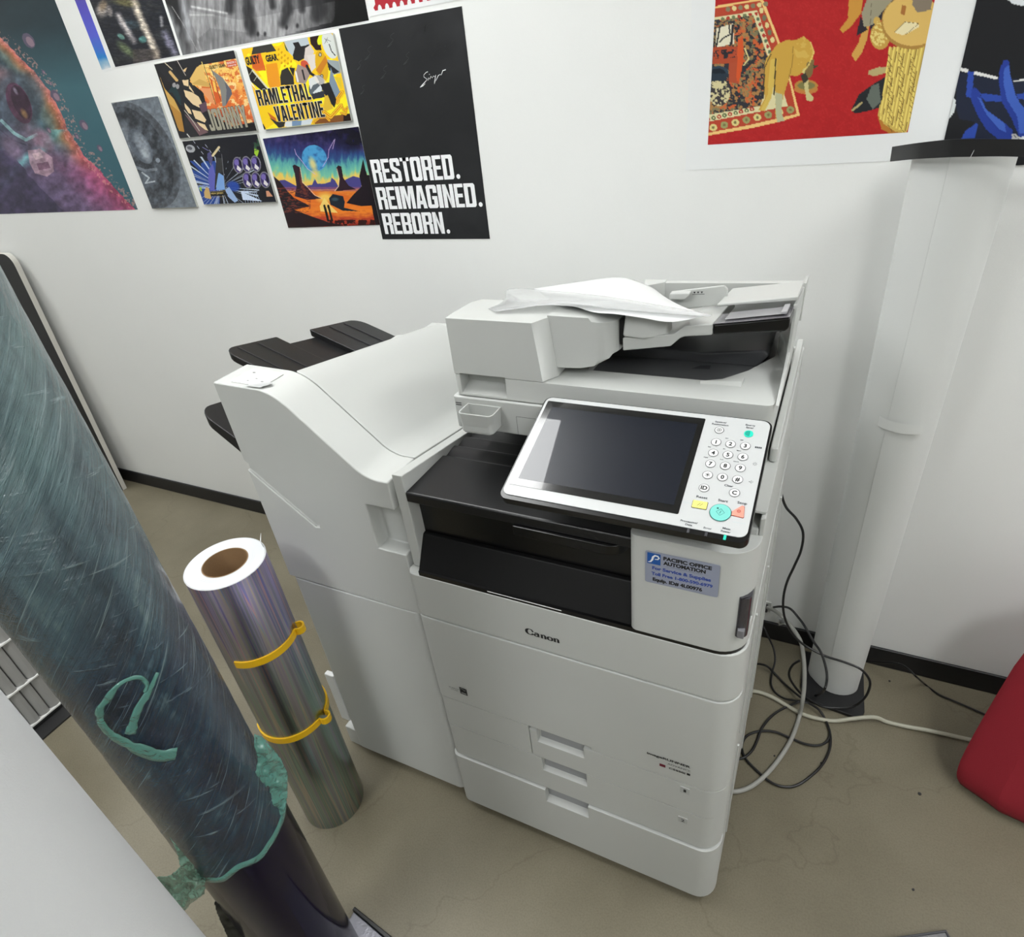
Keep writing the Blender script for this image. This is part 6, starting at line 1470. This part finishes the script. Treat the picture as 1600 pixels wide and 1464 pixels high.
cable('power_cable', 'black cable hanging beside the copier and looping at the rolled sheet base', [(262, 45), (266, 90), (285, 140), (325, 185), (352, 240), (345, 310), (318, 375), (288, 440), (273, 500), (272, 560), (285, 610), (310, 655), (350, 695), (400, 725), (450, 748), (520, 770), (585, 797), (620, 835), (625, 870), (605, 915), (560, 950), (500, 968), (430, 962), (380, 935), (340, 895), (305, 850), (295, 815), (310, 782), (338, 764)], .70, .60, .0032, cab)
cable('power_cable', 'black cable from the wall jack falling to the floor by the copier', [(232, 546), (262, 543), (300, 552), (335, 590), (360, 625), (395, 685), (425, 730), (445, 790), (450, 840), (438, 885), (405, 915), (345, 937), (280, 955), (225, 990), (185, 1040), (165, 1090), (145, 1130), (115, 1158), (90, 1165)], .78, .30, .0032, cab, floor_from=10)
cable('power_cable', 'black cable lying in a round open loop on the floor beside the copier', [(163, 777), (200, 784), (235, 815), (280, 862), (330, 915), (372, 945), (415, 975), (448, 1015), (464, 1070), (460, 1130), (430, 1190), (385, 1235), (330, 1272), (280, 1280), (225, 1263), (165, 1215), (115, 1160), (103, 1110), (125, 1070), (180, 1052), (240, 1056), (300, 1080), (360, 1104), (410, 1111), (446, 1098), (462, 1072)], .70, .4, .0032, cab, floor_from=2)
cable('power_cable', 'thin black cable rising behind the copier against the baseboard', [(190, 622), (210, 665), (232, 715), (238, 765), (225, 815), (222, 860), (240, 895), (280, 920), (330, 938), (375, 948)], .80, .55, .0028, cab, floor_from=5)
cable('network_cable', 'thick grey cable from the wall jack curving down to the floor beside the copier', [(208, 548), (240, 562), (275, 592), (310, 632), (340, 680), (352, 730), (358, 800), (357, 870), (350, 930), (338, 990), (315, 1060), (285, 1120), (240, 1185), (190, 1240), (140, 1278), (95, 1296), (55, 1299)], .80, .34, .0055, cabg, floor_from=9)
cable('extension_cable', 'ivory cable running along the floor towards the red cloth', [(130, 886), (175, 893), (230, 915), (290, 950), (350, 982), (410, 1000), (480, 1010), (550, 1011), (640, 1004), (700, 1016), (780, 1034), (860, 1048), (950, 1068), (1040, 1088), (1150, 1105)], .5, .5, .0052, cabw, floor_from=0)
cable('power_cable', 'thin black cable along the baseboard right of the rolled sheet', [(612, 769), (680, 772), (740, 776), (780, 796), (815, 830), (850, 860), (900, 898), (960, 925), (1030, 955), (1100, 985), (1200, 1020)], .815, .6, .0026, cab, floor_from=5)
jk = at(*zA(200, 548), 'y', .82)
t = thing('wall_jack', 'small grey wall jack with a cable plugged in, above the baseboard behind the copier', 'wall socket', (jk.x, .82, jk.z))
obj('plate', MB().box(jk.x - .016, jk.x + .014, .824, .83, jk.z - .02, jk.z + .02), [mat('jack_plate', (190, 190, 186), .5)], t, bevel=.001)
obj('socket', MB().box(jk.x - .008, jk.x + .006, .812, .826, jk.z - .012, jk.z + .012), [DGR], t, bevel=.001)
p = at(*zA(266, 603), 'y', .775)
tg = MB().add([p + Vector(v) for v in ((-.016, 0, .014), (.008, 0, .022), (.016, .002, -.004), (-.006, .002, -.022))], [(0, 1, 2, 3)]); tg.add([p + Vector(v) for v in ((-.009, -.001, .006), (.005, -.001, .011), (.009, -.001, -.004), (-.004, -.001, -.010))], [(0, 1, 2, 3)], 1)
o = solid(obj('cable_tag', tg, [mat('tag_white', (236, 238, 238), .3), mat('tag_grey', (150, 152, 154), .4)], loc=tuple(p)), .001); tag(o, 'small white paper tag on the grey cable near the wall jack', 'tag')

# ------------------------------------------------------------------ red cloth covered box at the right edge
rc_ = mat('red_fabric', (134, 18, 34), .85, bump=.3, bscale=420, var=.06)
f1 = at(1496, 1186, 'z', .055); f2 = at(1502, 1214, 'z', .03); f3 = at(1561, 1266, 'z', .012); f4 = at(1600, 1285, 'z', .012); tp = at(1600, 1043, 'y', f1.y + .05)
dirx = (f4 - f3).normalized()
f5 = f3 + dirx * .42; f5.z = .012
up_ = Vector((.035, .045, .40))
col_b = [f2 + Vector((.26, .20, 0)), f2 + Vector((.012, .011, 0)), f2 + Vector((-.004, .004, 0)), f2.lerp(f3, .12) + Vector((-.002, -.002, 0)), f2.lerp(f3, .85), f3, f3.lerp(f4, .3), f4, f5, f5 + Vector((.10, .16, 0))]
rt_ = thing('cloth_covered_box', 'dark red cloth cover reaching the floor at the right edge of the view', 'box', ((f2.x + f5.x) / 2, f2.y, 0))
rows = []
for z, dx, dy in ((0, 0, 0), (.02, -.010, -.006), (.05, -.014, -.002), (.09, -.010, .012), (.2, .006, .040), (.34, .030, .074), (.5, .058, .108)):
    rows.append([Vector((q_.x + dx + .0 * i, q_.y + dy + .003 * math.sin(i * 2.1 + z * 9), z + .010)) for i, q_ in enumerate(col_b)])
rows.append([q_ * 1.0 for q_ in [Vector((f2.x * .4 + f5.x * .6, f2.y + .10, .52))] * len(col_b)])
b = MB(); m_ = len(col_b); b.add([p for r_ in rows for p in r_], [(j * m_ + i, j * m_ + i + 1, (j + 1) * m_ + i + 1, (j + 1) * m_ + i) for j in range(len(rows) - 1) for i in range(m_ - 1)] + [((j + 1) * m_ - 1, j * m_, (j + 1) * m_, (j + 2) * m_ - 1) for j in range(len(rows) - 1)])
solid(obj('cover', b, [rc_], rt_, sub=1), .003)

# ------------------------------------------------------------------ things on the floor at the bottom edge
a = at(556, 1418, 'z', .012); c = at(640, 1486, 'z', .012); dv = (c - a); nr = Vector((dv.y, -dv.x, 0)).normalized(); dvn = dv.normalized()
if nr.y > 0: nr = -nr
fo = (Vector((a.x, a.y, 0)), dvn, nr, Vector((0, 0, 1)))
fo = (Vector((a.x, a.y, 0)), dvn, nr, Vector((0, 0, 1)))
t = thing('foil_pouch', 'silver foil pouch with black edge on the floor behind the wrapped roll', 'pouch', (a.x, a.y, 0))
def sl3(P, z0, z1):
    b = MB(); n = len(P); W = lambda p, z: fo[0] + fo[1] * p[0] + fo[2] * p[1] + Vector((0, 0, z))
    b.add([W(p, z0) for p in P] + [W(p, z1) for p in P], [tuple(range(n))[::-1], tuple(range(n, 2 * n))] + [(i, (i + 1) % n, n + (i + 1) % n, n + i) for i in range(n)]); return b
obj('edge', sl3([(-.004, 0), (.22, 0), (.22, .012), (-.004, .008)], 0, .014), [BLK2], t, bevel=.002)
fl = sl3([(0, .008), (.22, .012), (.22, .14), (.02, .14)], .001, .010)
obj('pouch', fl, [mat('foil', (110, 110, 116), .35, metal=.8, bump=1.0, bscale=60)], t, bevel=.002)
a = at(1478, 1453, 'z', .01); c = at(1400, 1464, 'z', .01)
dv = (c - a).normalized(); nr = Vector((dv.y, -dv.x, 0))
if nr.y > 0: nr = -nr
fo = (Vector((a.x, a.y, 0)), dv, nr, Vector((0, 0, 1)))
t = thing('metal_plate', 'grey metal plate with dark rim on the floor at the bottom right edge', 'metal plate', (a.x, a.y, 0))
obj('plate', sl3([(.004, .004), (.30, .004), (.30, .2), (.004, .2)], 0, .009), [mat('grey_metal', (120, 120, 122), .5, metal=.3, bump=.6, bscale=260)], t)
obj('rim', sl3([(0, 0), (.30, 0), (.30, .0038), (.0038, .0038), (.0038, .2), (0, .2)], 0, .012), [DGR], t, bevel=.001)

# small debris on the floor
rnd = random.Random(3)
for (px, py) in ((1345, 1108), (1437, 1240), (1296, 1052), (1427, 1390), (1210, 1181), (1283, 1192), (1390, 1064)):
    p = at(px, py, 'z', .001); r = .003 if (px, py) in ((1345, 1108), (1437, 1240)) else .002; b = MB()
    P = [(p.x + r * (1 + .5 * rnd.random()) * math.cos(i * math.pi / 4), p.y + r * (1 + .5 * rnd.random()) * math.sin(i * math.pi / 4)) for i in range(8)]
    b.prism(P, 0, .0018, 'z'); o = obj('floor_crumb', b, [bb], loc=(p.x, p.y, 0)); tag(o, 'tiny dark crumb of dirt on the floor right of the copier', 'dirt', 'crumbs on the floor')
